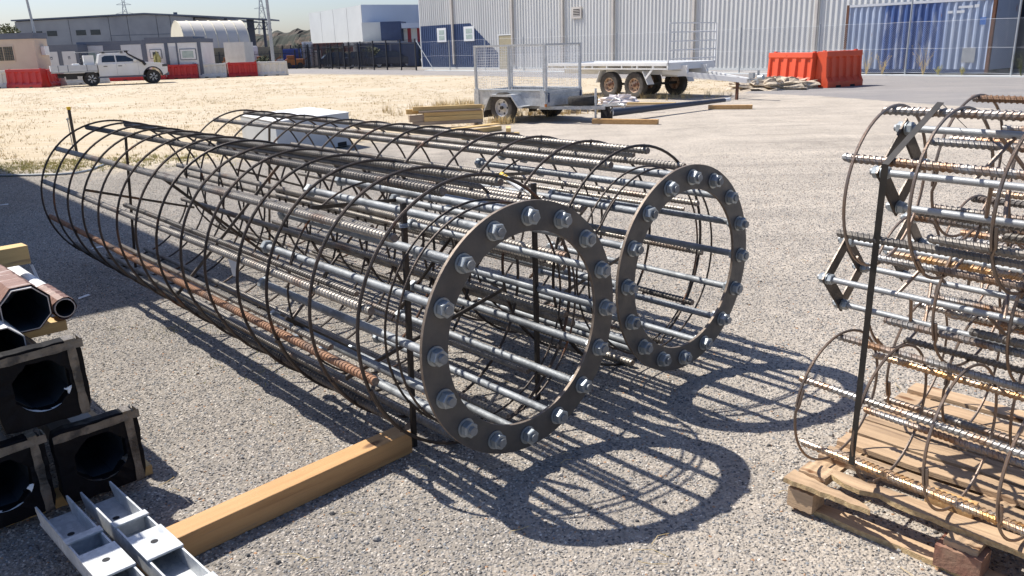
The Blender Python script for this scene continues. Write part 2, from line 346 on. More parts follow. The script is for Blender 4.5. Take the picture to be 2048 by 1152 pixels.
    sand = mix(mr(noise(15, 6, 0.85), 0.57, 0.66, 0, 0.6), sand, (0.30,0.24,0.17)); sand = mix(mr(noise(31, 4, 0.8), 0.58, 0.68, 0, 0.5), sand, (0.70,0.62,0.50))
    spk = math_('MULTIPLY', mr(noise(17, 7, 0.85), 0.55, 0.64, 0, 0.5), mr(noise(1.1, 4), 0.35, 0.6))
    chips = mix(spk, chips, (0.17,0.155,0.14)); chips = mix(mr(noise(23, 7, 0.85), 0.60, 0.68, 0, 0.45), chips, (0.60,0.55,0.48))
    chips = mix(mr(noise(48, 3, 0.8), 0.56, 0.68, 0, 0.55), chips, (0.13,0.118,0.105)); chips = mix(mr(noise(41, 3, 0.8), 0.60, 0.70, 0, 0.45), chips, (0.62,0.56,0.48))
    sand = mix(0.10, sand, (0.13,0.10,0.07)); col = mix(zs, chips, sand); col = mix(zr, col, road)
    L.new(col, b.inputs['Base Color'])
    hgt = math_('MULTIPLY', mr(vo.outputs['Distance'], 0.05, 0.6, 1, 0), math_('SUBTRACT', 1.0, math_('MULTIPLY', zs, 0.6)))
    hgt = math_('ADD', hgt, math_('MULTIPLY', noise(14, 6), 1.2))
    b1 = n.nodes.new('ShaderNodeBump'); b1.inputs['Strength'].default_value = 0.75; b1.inputs['Distance'].default_value = 0.006; L.new(hgt, b1.inputs['Height'])
    b2 = n.nodes.new('ShaderNodeBump'); b2.inputs['Strength'].default_value = 0.7; b2.inputs['Distance'].default_value = 0.08
    L.new(noise(2.4, 9, 0.7), b2.inputs['Height']); L.new(b1.outputs[0], b2.inputs['Normal'])
    L.new(b2.outputs[0], b.inputs['Normal'])
    return m
M['ground'] = ground_mat()

# ------------------------------------------------------------------ ground
def inpoly(x, y, P):
    c_ = False; j = len(P)-1
    for i in range(len(P)):
        if (P[i][1] > y) != (P[j][1] > y) and x < (P[j][0]-P[i][0])*(y-P[i][1])/(P[j][1]-P[i][1])+P[i][0]: c_ = not c_
        j = i
    return c_
def edged(x, y, P):
    best = 1e9
    for i in range(len(P)):
        ax, ay = P[i-1]; bx, by = P[i]; dx, dy = bx-ax, by-ay
        t = max(0, min(1, ((x-ax)*dx+(y-ay)*dy)/(dx*dx+dy*dy+1e-9)))
        best = min(best, math.hypot(x-ax-dx*t, y-ay-dy*t))
    return best
def zval(x, y, P, soft):
    d = edged(x, y, P); s = 1 if inpoly(x, y, P) else -1
    return max(0.0, min(1.0, 0.5 + 0.5*s*d/soft))
SAND = [(-90,60), (-90,13.3), (-8.3,13.0), (-7.3,12.6), (-6.0,12.3), (-4.6,12.9), (-3.2,14.6), (-1.9,15.8), (-1.0,16.8), (-0.3,18.0), (0.6,19.2), (2.0,20.2), (3.1,22.6), (4.6,24.5), (6.6,26.0), (8.6,27.6), (11.6,31.5), (11.2,37.0), (6.5,39.0), (3.5,42.0), (0.0,46.5), (-3.2,50.0), (-9.0,56.5), (-16.0,64.5), (-30,70), (-60,80)]
_q = [gnd(*p) for p in ((1490,186),(1640,192),(1800,204),(2048,222),(2500,250))]
ROAD = [(3.6,41.0), (8.5,36.2), (9.5,30.5)] + [(p.x, p.y) for p in _q] + [(60,30), (26,46.0), (15.5,47), (2.8,57.5), (-6.5,65.8), (-23.0,87.0), (-45,110), (-60,100), (-34,70), (-16.0,66.0), (-9.0,57.5), (-3.2,51.5)]
PALE = [(0.35,1.0), (0.55,2.1), (1.0,3.0), (1.35,4.2), (1.3,5.6), (0.9,7.6), (0.1,10.0), (-1.2,13.2), (-1.6,15.0), (-0.4,18), (3,22), (8,27), (13,32), (40,24), (40,-4), (3,-4)]
def ground():
    rows = [0.5*(1.0335**i) for i in range(168)]; rows += [rows[-1]*k for k in (1.5, 3, 7, 20, 40)]
    rr_ = [-3.2, -2.2, -1.6] + [-1.25+2.5*i/190 for i in range(191)] + [1.6, 2.2, 3.2]
    vs, fs, col = [], [], []
    for y in rows:
        for r_ in rr_:
            x = r_*(y+0.5); z = 0.0
            if 1 < y < 120: z = 0
            vs.append((x, y, z))
            col.append((zval(x, y, SAND, 1.3+0.03*y), zval(x, y, PALE, 1.4), zval(x, y, ROAD, 0.3+0.006*y)))
    W_ = len(rr_)
    for i in range(len(rows)-1):
        for j in range(W_-1):
            fs.append((i*W_+j, i*W_+j+1, (i+1)*W_+j+1, (i+1)*W_+j))
    me = bpy.data.meshes.new('ground'); me.from_pydata(vs, [], fs); me.materials.append(M['ground'])
    ca = me.color_attributes.new('zone', 'FLOAT_COLOR', 'POINT')
    for i, c_ in enumerate(col): ca.data[i].color = (*c_, 1)
    tag(obj('ground', me), kind='structure')
    mb = MB(); mb.add([(-4000,-4000,-0.02), (4000,-4000,-0.02), (4000,4000,-0.02), (-4000,4000,-0.02)], [(0,1,2,3)])
    tag(mb.build('surrounding_ground', mat('far_ground', (0.34,0.29,0.22), 0.95)), kind='structure')
ground()

def loose_gravel():
    # stones scattered over the near yard, one mass nobody could count
    m = bpy.data.materials.new('loose_stone'); m.use_nodes = True; n = m.node_tree; L = n.links
    b = n.nodes['Principled BSDF']; b.inputs['Roughness'].default_value = 0.85; b.inputs['Specular IOR Level'].default_value = 0.3
    oi = n.nodes.new('ShaderNodeObjectInfo'); t = n.nodes.new('ShaderNodeValToRGB'); t.color_ramp.interpolation = 'CONSTANT'
    st = [(0, (0.09,0.087,0.085)), (0.14, (0.18,0.172,0.165)), (0.32, (0.28,0.262,0.24)), (0.50, (0.39,0.355,0.315)), (0.68, (0.49,0.44,0.38)), (0.84, (0.21,0.22,0.23)), (0.93, (0.60,0.56,0.50)), (0.975, (0.40,0.24,0.14))]
    e = t.color_ramp.elements; e[0].position, e[0].color = 0, (*st[0][1], 1); e[1].position, e[1].color = st[-1][0], (*st[-1][1], 1)
    for p, c_ in st[1:-1]: e.new(p).color = (*c_, 1)
    L.new(oi.outputs['Random'], t.inputs[0]); L.new(t.outputs[0], b.inputs['Base Color'])
    me = bpy.data.meshes.new('loose_gravel')
    P = [(-3.6,1.2), (3.2,1.2), (6.6,9.0), (-7.0,9.0)]
    vs = []; fs = []; N = 14
    for i in range(N+1):
        y = 1.6 + (14.0-1.6)*(i/N)
        for j in range(N+1): vs.append(((-0.72 + 1.44*j/N)*(y+0.3), y, 0))
    for i in range(N):
        for j in range(N): fs.append((i*(N+1)+j, i*(N+1)+j+1, (i+1)*(N+1)+j+1, (i+1)*(N+1)+j))
    me.from_pydata(vs, [], fs); me.materials.append(m)
    o = obj('loose_gravel', me); tag(o, 'loose grey and beige stone chips over the near yard', 'gravel', kind='stuff')
    g = bpy.data.node_groups.new('scatter_gravel', 'GeometryNodeTree')
    g.interface.new_socket('Geometry', in_out='INPUT', socket_type='NodeSocketGeometry'); g.interface.new_socket('Geometry', in_out='OUTPUT', socket_type='NodeSocketGeometry')
    N_ = g.nodes; K = g.links
    gi = N_.new('NodeGroupInput'); go = N_.new('NodeGroupOutput')
    pos = N_.new('GeometryNodeInputPosition'); sx = N_.new('ShaderNodeSeparateXYZ'); K.new(pos.outputs[0], sx.inputs[0])
    den = N_.new('ShaderNodeMapRange'); den.inputs[1].default_value = 3.5; den.inputs[2].default_value = 13.5; den.inputs[3].default_value = 4600; den.inputs[4].default_value = 0
    K.new(sx.outputs[1], den.inputs[0])
    dp = N_.new('GeometryNodeDistributePointsOnFaces'); K.new(gi.outputs[0], dp.inputs[0]); K.new(den.outputs[0], dp.inputs['Density'])
    ico = N_.new('GeometryNodeMeshIcoSphere'); ico.inputs['Radius'].default_value = 1; ico.inputs['Subdivisions'].default_value = 1
    sp = N_.new('GeometryNodeSetPosition'); nz = N_.new('ShaderNodeTexNoise'); nz.inputs['Scale'].default_value = 0.9
    vm = N_.new('ShaderNodeVectorMath'); vm.operation = 'SUBTRACT'; vm.inputs[1].default_value = (0.5,0.5,0.5); K.new(nz.outputs['Color'], vm.inputs[0])
    vs_ = N_.new('ShaderNodeVectorMath'); vs_.operation = 'SCALE'; vs_.inputs['Scale'].default_value = 1.6; K.new(vm.outputs[0], vs_.inputs[0])
    K.new(ico.outputs[0], sp.inputs['Geometry']); K.new(vs_.outputs[0], sp.inputs['Offset'])
    sm = N_.new('GeometryNodeSetMaterial'); sm.inputs['Material'].default_value = m; K.new(sp.outputs[0], sm.inputs[0])
    ip = N_.new('GeometryNodeInstanceOnPoints'); K.new(dp.outputs['Points'], ip.inputs['Points']); K.new(sm.outputs[0], ip.inputs['Instance'])
    rr_ = N_.new('FunctionNodeRandomValue'); rr_.data_type = 'FLOAT_VECTOR'; rr_.inputs[0].default_value = (-0.5,-0.5,0); rr_.inputs[1].default_value = (0.5,0.5,6.28); K.new(rr_.outputs[0], ip.inputs['Rotation'])
    rs = N_.new('FunctionNodeRandomValue'); rs.data_type = 'FLOAT_VECTOR'; rs.inputs[0].default_value = (0.0020,0.0026,0.0014); rs.inputs[1].default_value = (0.0070,0.0082,0.0048); rs.inputs['Seed'].default_value = 4; K.new(rs.outputs[0], ip.inputs['Scale'])
    K.new(ip.outputs[0], go.inputs[0])
    md = o.modifiers.new('scatter', 'NODES'); md.node_group = g
loose_gravel()

# ------------------------------------------------------------------ big reinforcement cages
def rebar_mesh(name, L, r, pitch, h, slant, n, mt):
    mb = MB(); vs = []; rings = 0; y = 0.0
    prof = [(0.0, 0), (0.50, 0), (0.62, 1), (0.88, 1)]
    while y < L:
        for f, k in prof:
            rr_ = r + h*k; yy = y + f*pitch
            for i in range(n):
                t = 2*math.pi*i/n
                vs.append((rr_*math.cos(t), min(L, max(0, yy + slant*math.sin(t))), rr_*math.sin(t)))
            rings += 1
        y += pitch
    fs = []
    for i in range(rings-1): fs += [(i*n+k, i*n+(k+1)%n, (i+1)*n+(k+1)%n, (i+1)*n+k) for k in range(n)]
    fs += [tuple(range(n))[::-1], tuple(range((rings-1)*n, rings*n))]
    mb.add(vs, fs); mb.m[-2:] = [1, 1]
    return mb.mesh(name, [mt, M['rodend']], smooth=False)
def remat(me, mt):
    c_ = me.copy(); c_.materials[0] = mt; return c_
def hexnut(mb, c, af, th, rot=0.2):        # axis Y, from c.y to c.y+th
    r_ = af/math.sqrt(3); x, y, z = c
    rings = []
    for yy, k in ((y, 0.93), (y+0.12*th, 1), (y+0.88*th, 1), (y+th, 0.9)):
        rings.append([(x+r_*k*math.cos(rot+i*math.pi/3), yy, z+r_*k*math.sin(rot+i*math.pi/3)) for i in range(6)])
    vs = sum(rings, []); fs = [(i*6+k, i*6+(k+1)%6, (i+1)*6+(k+1)%6, (i+1)*6+k) for i in range(3) for k in range(6)]
    fs += [tuple(range(6))[::-1], tuple(range(18, 24))]
    mb.add(vs, fs)
BAR = rebar_mesh('rebar', 4.72, 0.0160, 0.0230, 0.0032, 0.005, 12, M['rebar'])
BAR_D = remat(BAR, M['rebar_dark']); BAR_R = remat(BAR, M['rebar_rust'])
BAR_2 = rebar_mesh('lapped_rebar', 2.7, 0.0120, 0.0200, 0.0026, 0.005, 9, M['rebar']); BAR_D2 = remat(BAR_2, M['rebar_dark'])
def pol(r_, deg, y=0.0): return Vector((r_*math.sin(R(deg)), y, r_*math.cos(R(deg))))
def torus_mesh(name, Rr, r_, mt, n=72, k=7, lap=14, seed=1):
    rg = random.Random(seed); mb = MB(); a0 = rg.uniform(0, 360)
    lapdeg = lap
    pts = []
    for i in range(n+1):
        t = a0 + (360+lapdeg)*i/n
        off = 0.0
        e = (360+lapdeg)*i/n
        if e > 360-4: off = min(1, (e-(360-4))/4)*r_*2.05
        wob = 0.0022*math.sin(R(t*2+seed*50)) + 0.0015*math.sin(R(t*3+seed*90))
        pts.append(pol(Rr+wob, t, -off))
    mb.tube(pts, r_, k)
    return mb.mesh(name, mt, smooth=True)
# hoops are lapped on the camera's side in the photograph for most rings
def hoop_at(seed, a0, Rr, r_, mt, lap=16, n=72, k=7):
    mb = MB(); pts = []
    for i in range(n+1):
        e = (360+lap)*i/n; off = 0.0
        if e > 356: off = min(1, (e-356)/4)*r_*2.05
        t = a0+e
        pts.append(pol(Rr+0.0022*math.sin(R(t*2+seed*50)), t, -off))
    mb.tube(pts, r_, k); return mb.mesh('hoop', mt, smooth=True)
ROD = MB()
ROD.cyl((0,-0.032,0), (0,1.405,0), 0.0172, 16)
ROD = ROD.mesh('anchor_rod', M['galv'], True)
# threaded portion as fine rings at the far end and behind the plate
NUTF = MB(); hexnut(NUTF, (0,-0.018,0), 0.056, 0.031, 0.3); NUTF = NUTF.mesh('nut', M['zinc_nut'])
WASH = MB(); WASH.lathe([(0.0176,-0.0),(0.0176,0.005),(0.0375,0.005),(0.038,0.003),(0.0375,0.0),(0.0176,0.0)], n=24); WASH = WASH.mesh('washer', M['zinc_nut'], True)
RODEND = MB(); RODEND.cyl((0,-0.0010,0), (0,0.0005,0), 0.0150, 16)
def big_cage(name, label, loc, yaw, phase_bolt, phase_bar, hoops, bar_far, seed, specials):
    rg = random.Random(seed)
    root = thing(name, label, 'reinforcement cage', (loc[0], loc[1], 0), yaw - math.pi/2, 'big circular reinforcement cages with bolted ring plates')
    zc = loc[2]
    def P_(r_, deg, y): p = pol(r_, deg, y); p.z += zc; return p
    # ring plate
    mb = MB(); n = 96; Ro, Ri, y0, y1 = 0.508, 0.391, 0.0, 0.014
    vs = []
    for r_, y in ((Ri+.001, y0), (Ro-.001, y0), (Ro, y0+.001), (Ro, y1), (Ri, y1), (Ri, y0+.001)):
        for k in range(n):
            p = P_(r_, 360*k/n, y); vs.append(p)
    fs = []; mi = []
    for i in range(6):
        j = (i+1) % 6
        for k in range(n):
            fs.append((i*n+k, i*n+(k+1)%n, j*n+(k+1)%n, j*n+k)); mi.append(1 if i in (1, 2, 4, 5) else 0)
    mb.v = vs; mb.f = fs; mb.m = mi
    mb.build('ring_plate', [M['plate'], M['plate_edge']], root)
    for k in range(16):
        p = P_(0.45, phase_bolt + 22.5*k, 0.0)
        rod = obj('anchor_rod', ROD, root, Matrix.Translation((p.x, -0.012-rg.uniform(0, .012), p.z)))
        ry = Matrix.Rotation(rg.uniform(0, 1.0), 4, 'Y')
        yn = rod.location.y
        obj('washer', WASH, rod, Matrix.Translation((0, -0.006-yn, 0)))
        obj('nut', NUTF, rod, Matrix.Translation((0, -0.020-yn, 0)) @ ry)
        obj('washer', WASH, rod, Matrix.Translation((0, 0.0145-yn, 0)))
        obj('nut', NUTF, rod, Matrix.Translation((0, 0.036-yn, 0)) @ ry)
        obj('nut', NUTF, rod, Matrix.Translation((0, 1.375, 0)) @ Matrix.Rotation(rg.uniform(0,1), 4, 'Y'))
    bars = []
    for k in range(12):
        deg = phase_bar + 30*k
        me = {'rust': BAR_R, 'dark': BAR_D}.get(specials.get(k), BAR)
        y0b = 0.29 + rg.uniform(-0.02, 0.02)
        p0 = P_(0.549, deg, y0b); p1 = P_(0.549, deg + rg.uniform(-1.2, 1.2), y0b+4.72)
        d = (p1-p0).normalized(); q = Vector((0,1,0)).rotation_difference(d)
        o = obj('rebar', me, root, Matrix.Translation(p0) @ q.to_matrix().to_4x4() @ Matrix.Rotation(rg.uniform(0,6), 4, 'Y'))
        if specials.get(k) == 'rust': o['label'] = 'rusty orange reinforcing bar'
    for k in (0, 2, 4, 5, 7, 8, 9, 10, 11):
        deg = phase_bar + 30*k + 3.6
        p0 = P_(0.520, deg, 0.36+rg.uniform(0,.3)); p1 = p0 + Vector((0, 2.8, 0)) + Vector((rg.uniform(-.02,.02), 0, rg.uniform(-.02,.02)))
        q = Vector((0,1,0)).rotation_difference((p1-p0).normalized())
        o = obj('lapped_rebar', BAR_D2 if k % 2 else BAR_2, root, Matrix.Translation(p0) @ q.to_matrix().to_4x4() @ Matrix.Rotation(rg.uniform(0,6), 4, 'Y'))
    for i, y in enumerate(hoops):
        me = hoop_at(i+seed, 232 + rg.uniform(-14, 14), 0.5735, 0.0074, M['hoop'])
        o = obj('hoop', me, root, Matrix.Translation((0, y, zc)) @ Matrix.Rotation(rg.uniform(-0.012, 0.012), 4, 'X') @ Matrix.Rotation(rg.uniform(-0.012, 0.012), 4, 'Z'))
        # tie wires at crossings, joined under the hoop
        tw = MB()
        for k in range(12):
            if rg.random() < 0.8:
                deg = phase_bar+30*k
                tw.tube([pol(0.536, deg-1.2, 0.004), pol(0.566, deg-1.0, 0.014), pol(0.581, deg, 0.006), pol(0.566, deg+1.6, -0.012), pol(0.545, deg+1.2, -0.006)], 0.0016, 4)
        tag(tw.build('tie_wire', M['stake'], o), kind='stuff')
    for y, Rr in ((0.20, 0.4755), (0.285, 0.4755), (1.06, 0.4755)):
        me = hoop_at(seed+7, 250+rg.uniform(-60, 60), Rr, 0.0050, M['hoop'])
        obj('inner_hoop', me, root, Matrix.Translation((0, y, zc)) @ Matrix.Rotation(rg.uniform(-0.02, 0.02), 4, 'Z'))
    for (d0, y0_, d1, y1_, bl) in [(-16,4.08,-162,4.3,0), (-70,4.02,110,4.7,0), (44,2.72,-127,2.66,1), (-45,2.76,130,3.05,0), (-40,1.02,57,1.4,0), (-96,1.0,170,1.35,0), (140,1.5,75,1.1,0), (-160,1.9,110,2.3,0), (-118,0.62,100,0.72,0)]:
        b_ = MB(); b_.bar(P_(0.53, d0, y0_), P_(0.53, d1, y1_), 0.018, 0.008, (0,1,0)); b_.build('brace_bar', M['mill'], root)
    return root
HC = [0.32, 0.68, 1.06, 1.37, 1.755, 2.07, 2.43, 2.78, 3.12, 3.49, 3.85, 4.22, 4.60, 4.98]
big_cage('reinforcement_cage', 'big round reinforcement cage nearest the viewer, with one rusty orange bar low on its left', (0.0558, 2.9859, 0.5733), 2.29703, 2.1, 15, HC, 5.0, 3, {8: 'rust', 1: 'x', 11: 'dark', 7: 'dark', 4: 'dark'})
big_cage('reinforcement_cage', 'big round reinforcement cage behind the nearest one, its ring plate further right', (0.8526, 3.7765, 0.5733), 2.29084, 1.5, 7, [y+0.02 for y in HC[:-1]]+[4.93], 4.95, 11, {4: 'dark', 5: 'dark'})

# ------------------------------------------------------------------ stakes, tag, beam
def stake(loc, h, label, tip=False, lean=(0,0), w_=0.022):
    t = thing('steel_stake', label, 'stake', loc, R(41))
    mb = MB(); mb.bar((0,0,-0.0), (lean[0], lean[1], h), w_, w_*0.8, (0,1,0)); mb.build('shaft', M['stake'], t, bevel=0.0015)
    if tip:
        mb = MB(); mb.box((lean[0], lean[1], h+0.02), (w_+0.012, w_+0.012, 0.05)); mb.build('tip', M['yellow'], t)
        mb = MB(); mb.cyl((-0.045, 0, h*0.12), (-0.05, 0, h*0.8), 0.008, 6); mb.cyl((-0.05,-0.02,h*0.8), (-0.05,0.02,h*0.8), 0.02, 8); mb.build('side_wire', M['iron'], t)
    else:
        mb = MB()
        for k in range(3):
            mb.tube([Vector((0.020*math.cos(a)+lean[0]*.9, 0.018*math.sin(a)+lean[1]*.9, h*0.91+0.006*k)) for a in [i*math.pi/5 for i in range(11)]], 0.0022, 4)
        mb.build('tie_wire', M['iron'], t)
    return t
stake((-0.44, 3.14, 0), 1.06, 'black steel stake standing on the end of the pine beam against the near cage', lean=(0.02, -0.01))
stake((0.11, 3.58, 0), 1.05, 'black steel stake seen through the opening of the nearest ring plate')
stake((-7.55, 14.3, 0), 0.80, 'short black stake with a yellow tip beyond the far end of the cages', True, w_=0.045)
# white and yellow sleeve on a tie
tg = thing('marker_sleeve', 'white plastic sleeve with a yellow band hanging between the two cages', 'tag', (0,0,0))
mb = MB(); a = spot(1003, 349, 3.92); b = spot(1044, 379, 3.80); mb.cyl(a, b, 0.013, 10); mb.build('sleeve', M['white_paper'], tg, True)
mb = MB(); mb.cyl(a.lerp(b,-0.02), a.lerp(b,0.28), 0.0136, 10); mb.build('band', M['yellow'], tg, True)
mb = MB(); mb.cyl(a.lerp(b,0.10), a.lerp(b,0.15), 0.0142, 10); mb.cyl(a.lerp(b,0.2), a.lerp(b,0.23), 0.0142, 10); mb.build('stripe', M['stake'], tg, True)
mb = MB(); mb.tube([b, b.lerp(spot(1058,392,3.75),0.5)+Vector((0,0,.004)), spot(1062,394,3.72), spot(1075,402,3.60)], 0.004, 5); mb.build('cord', M['stake'], tg)
# paper tag on the cage
mb = MB(); q = [spot(452,503,4.18), spot(477,512,4.16), spot(474,553,4.15), spot(466,552,4.16)]
mb.prism(q, (0.0,-0.0015,0.0)); tag(mb.build('paper_tag', M['white_paper']), 'small white paper tag hanging from a bar of the nearest cage', 'tag')

# long pine beam under the near cage
A0 = Vector((-0.475, 3.115, 0)); A1 = Vector((-1.25, 2.305, 0))
d = (A1-A0); L = d.length; ang = math.atan2(d.y, d.x)
mb = MB(); nseg = 14
vs = []; fs = []
for i in range(nseg+1):
    x = L*i/nseg; wv = 0.0015*math.sin(i*1.7)
    for (y, z) in ((-0.048,0.001),(0.048,0.001),(0.048,0.098),(-0.048,0.098)): vs.append((x, y+wv, z+wv*0.6))
for i in range(nseg):
    for k in range(4): fs.append((i*4+k, i*4+(k+1)%4, (i+1)*4+(k+1)%4, (i+1)*4+k))
fs += [(3,2,1,0), (nseg*4, nseg*4+1, nseg*4+2, nseg*4+3)]
mb.add(vs, fs)
M['beam'] = mat('orange_pine_beam', (0.56,0.33,0.145), 0.7, 0, (0.46,0.25,0.10), 2.2, (0.33,0.17,0.07), 2.4, (0.58,0.72), 0.3, 40, stretch=(0.5,9,9), knots=(3.5,9,9))
o = mb.build('timber_beam', M['beam'], bevel=0.004); o.location = A0; o.rotation_euler = (0,0,ang)
tag(o, 'long square orange pine beam on the gravel between the near cage and galvanised channels', 'timber')

# ------------------------------------------------------------------ left stack of wrapped poles
AZ = R(133); LA = Vector((math.cos(AZ), math.sin(AZ), 0)); LU = Vector((math.sin(AZ), -math.cos(AZ), 0))
LO = Vector((-1.46, 2.86, 0)); LRZ = AZ - math.pi/2
def lp(u, d_, z): return LO + LU*u + LA*d_ + Vector((0,0,z))
def octo(r_, z, n=8, rot=22.5, sq=1): return [(r_*math.cos(R(rot+360*k/n)), r_*math.sin(R(rot+360*k/n))*sq) for k in range(n)]
def hollow_pole(parent, name, r0, r1, L, th, n, mats, y0=0.0):
    mb = MB(); vs = []
    k0 = octo(r0, 0, n, 22.5 if n == 8 else 0); k1 = octo(r1, 0, n, 22.5 if n == 8 else 0)
    for (yy, s_, r_) in ((y0, 1, k0), (y0+L, 1, k1), (y0, (r0-th)/r0, k0), (y0+min(L, 1.2), (r0-th)/r0, k0)):
        vs += [(x*s_, yy, z*s_) for x, z in r_]
    fs = []; mi = []
    for a_, b_, m_ in ((0,1,0), (0,2,1), (2,3,2)):
        for k in range(n): fs.append((a_*n+k, a_*n+(k+1)%n, b_*n+(k+1)%n, b_*n+k)); mi.append(m_)
    fs += [tuple(range(3*n, 4*n)), tuple(range(n, 2*n))]; mi += [2, 0]
    mb.v = vs; mb.f = fs; mb.m = mi
    return mb.build(name, mats, parent)
M['pole_rim'] = mat('pole_cut_rim', (0.55,0.50,0.46), 0.5, 0.2)
def wrap_pole(u, d0, z, r_, L, label, n=8, r1=None, wraplen=0.5, tilt=0):
    t = thing('light_pole', label, 'pole', lp(u, d0, z), LRZ, 'poles in the stack at the left')
    hollow_pole(t, 'shaft', r_, r1 or r_*0.6, L, 0.004, n, [M['white_pole'], M['pole_rim'], M['pole_in']])
    mb = MB(); vs = []; N = 20; rg = random.Random(int(u*1000)+5); k0 = octo(1, 0, n if n == 8 else 12, 22.5 if n == 8 else 0); nn = len(k0)
    for i in range(N+1):
        yy = 0.004 + wraplen*i/N; s_ = (r_+0.004)*(1-0.4*yy/L) + (0.003 if i % 4 < 2 else 0) + rg.uniform(0,0.002)
        vs += [(x*s_, yy+0.012*math.sin(j*1.3), zz*s_) for j, (x, zz) in enumerate(k0)]
    fs = [(i*nn+k, i*nn+(k+1)%nn, (i+1)*nn+(k+1)%nn, (i+1)*nn+k) for i in range(N) for k in range(nn)]
    mb.add(vs, fs); mb.build('brown_wrapping', M['brown_wrap'], t)
    return t
wrap_pole(-0.238, 0.30, 0.735, 0.089, 4.2, 'octagonal pole wrapped in brown paper, its open end topmost at the left edge')
wrap_pole(-0.06, 0.50, 0.655, 0.040, 4.0, 'slim white round pole wrapped in brown plastic beside the big octagonal pole', n=16, r1=0.04, wraplen=0.30)
wrap_pole(-0.425, 0.28, 0.77, 0.089, 4.2, 'octagonal wrapped pole mostly cut off by the left photo edge beside the topmost one')
def plate_pole(u, d0, z, label, sz=0.29, rot=0.0, hole=0.095, lowbite=0.0):
    t = thing('base_plate_pole', label, 'pole', lp(u, d0, z), LRZ, 'black wrapped base plate poles in the stack at the left')
    hollow_pole(t, 'shaft', 0.10, 0.06, 3.9, 0.004, 8, [M['black'], M['black'], M['pole_in']], 0.04)
    mb = MB(); n = 32; h_ = sz/2; vs = []; rg = random.Random(int(z*100))
    sq = []
    for k in range(n):
        a_ = 2*math.pi*k/n + math.pi/4; c_, s_ = math.cos(a_), math.sin(a_); m_ = max(abs(c_), abs(s_)); rad = h_/m_*(0.985 if abs(abs(c_)-abs(s_)) > .2 else 0.93)
        sq.append((c_*rad, s_*rad))
    ci = [(hole*math.cos(R(360*(int(k/4)+0.5)/8) ) , hole*math.sin(R(360*(int(k/4)+0.5)/8))) for k in range(n)]
    ci = []
    for k in range(n):
        a_ = 2*math.pi*k/n+math.pi/4; q = (a_+math.pi/8) % (math.pi/4) - math.pi/8; rr_ = hole*math.cos(math.pi/8)/math.cos(q)*1.03*(1+rg.uniform(-.025,.015)); ci.append((rr_*math.cos(a_), rr_*math.sin(a_)))
    sq = [(x*(1+rg.uniform(-.02,.012)), z_*(1+rg.uniform(-.02,.012))) for x, z_ in sq]
    for pts, yy in ((ci, 0.0), (sq, 0.0), (sq, 0.055), (ci, 0.055)):
        vs += [(x, yy + (rg.uniform(-.004,.004)), zz) for x, zz in pts]
    fs = [(i*n+k, i*n+(k+1)%n, ((i+1)%4)*n+(k+1)%n, ((i+1)%4)*n+k) for i in range(4) for k in range(n)]
    mb.add(vs, fs); mb.build('wrapped_base_plate', M['wrap'], t, bevel=0.004)
    # torn wrap edge in a paler colour round the hole
    mb = MB()
    for a0, a1, w0 in ((215, 300, 0.006), (325, 345, 0.025)):
        pts = [R(a0+(a1-a0)*i/10) for i in range(11)]
        vs = [((hole-0.001)*math.cos(q), -0.004, (hole-0.001)*math.sin(q)) for q in pts] + [((hole-w0*rg.uniform(.3,1)*math.sin(math.pi*i/10))*math.cos(q), 0.002+0.006*rg.random(), (hole-w0*rg.uniform(.3,1)*math.sin(math.pi*i/10))*math.sin(q)) for i, q in enumerate(pts)]
        mb.add(vs, [(i, i+1, 12+i, 11+i) for i in range(10)])
    mb.build('torn_edge', M['white_paper'] if lowbite else M['tape'], t)
    for (xa, za, xb, zb, wd) in ((-h_*0.98, h_*0.80, h_*0.98, h_*0.86, 0.030), (h_*0.80, -h_*0.96, h_*0.74, h_*0.96, 0.030)):
        mb = MB(); N = 10; vs = []
        dx, dz = xb-xa, zb-za; l_ = math.hypot(dx, dz); nx, nz = -dz/l_, dx/l_
        for i in range(N+1):
            f = i/N; ww = wd*(0.5+rg.uniform(-.08,.08)); yy = -0.0055-rg.uniform(0,.002)
            vs += [(xa+dx*f+nx*ww, yy, za+dz*f+nz*ww), (xa+dx*f-nx*ww, yy-0.001, za+dz*f-nz*ww)]
        mb.add(vs, [(2*i, 2*i+1, 2*i+3, 2*i+2) for i in range(N)])
        # wrap round the edge
        e = vs[-1]; f_ = vs[-2]; n0 = 0
        mb.prism([f_, e, (e[0]+dx/l_*0.006, e[1], e[2]+dz/l_*0.006), (f_[0]+dx/l_*0.006, f_[1], f_[2]+dz/l_*0.006)], (0, 0.06, 0))
        mb.build('packing_tape', M['tape'], t)
    return t
plate_pole(-0.150, 0.0, 0.195, 'black wrapped pole base plate with brown tape, bottom right of the stack', 0.305)
plate_pole(-0.475, 0.0, 0.205, 'black wrapped base plate at the bottom, cut off by the left photo edge', 0.31, lowbite=1)
plate_pole(-0.62, 0.04, 0.515, 'black wrapped base plate left of the upper one, wholly behind the left photo edge', 0.30)
plate_pole(-0.575, 0.05, 0.98, 'black wrapped base plate on the highest layer of the stack, outside the photo', 0.30)
plate_pole(-0.285, 0.04, 0.515, 'black wrapped pole base plate with broad tape, resting on the two lower ones', 0.30, lowbite=1)
t = wrap_pole(-0.365, 0.16, 0.72-0.075, 0.085, 3.9, 'dark octagonal pole end just above the upper wrapped base plate')
for ch in [x for x in bpy.data.objects if x.parent == t and x.name.startswith('brown')]: bpy.data.objects.remove(ch)
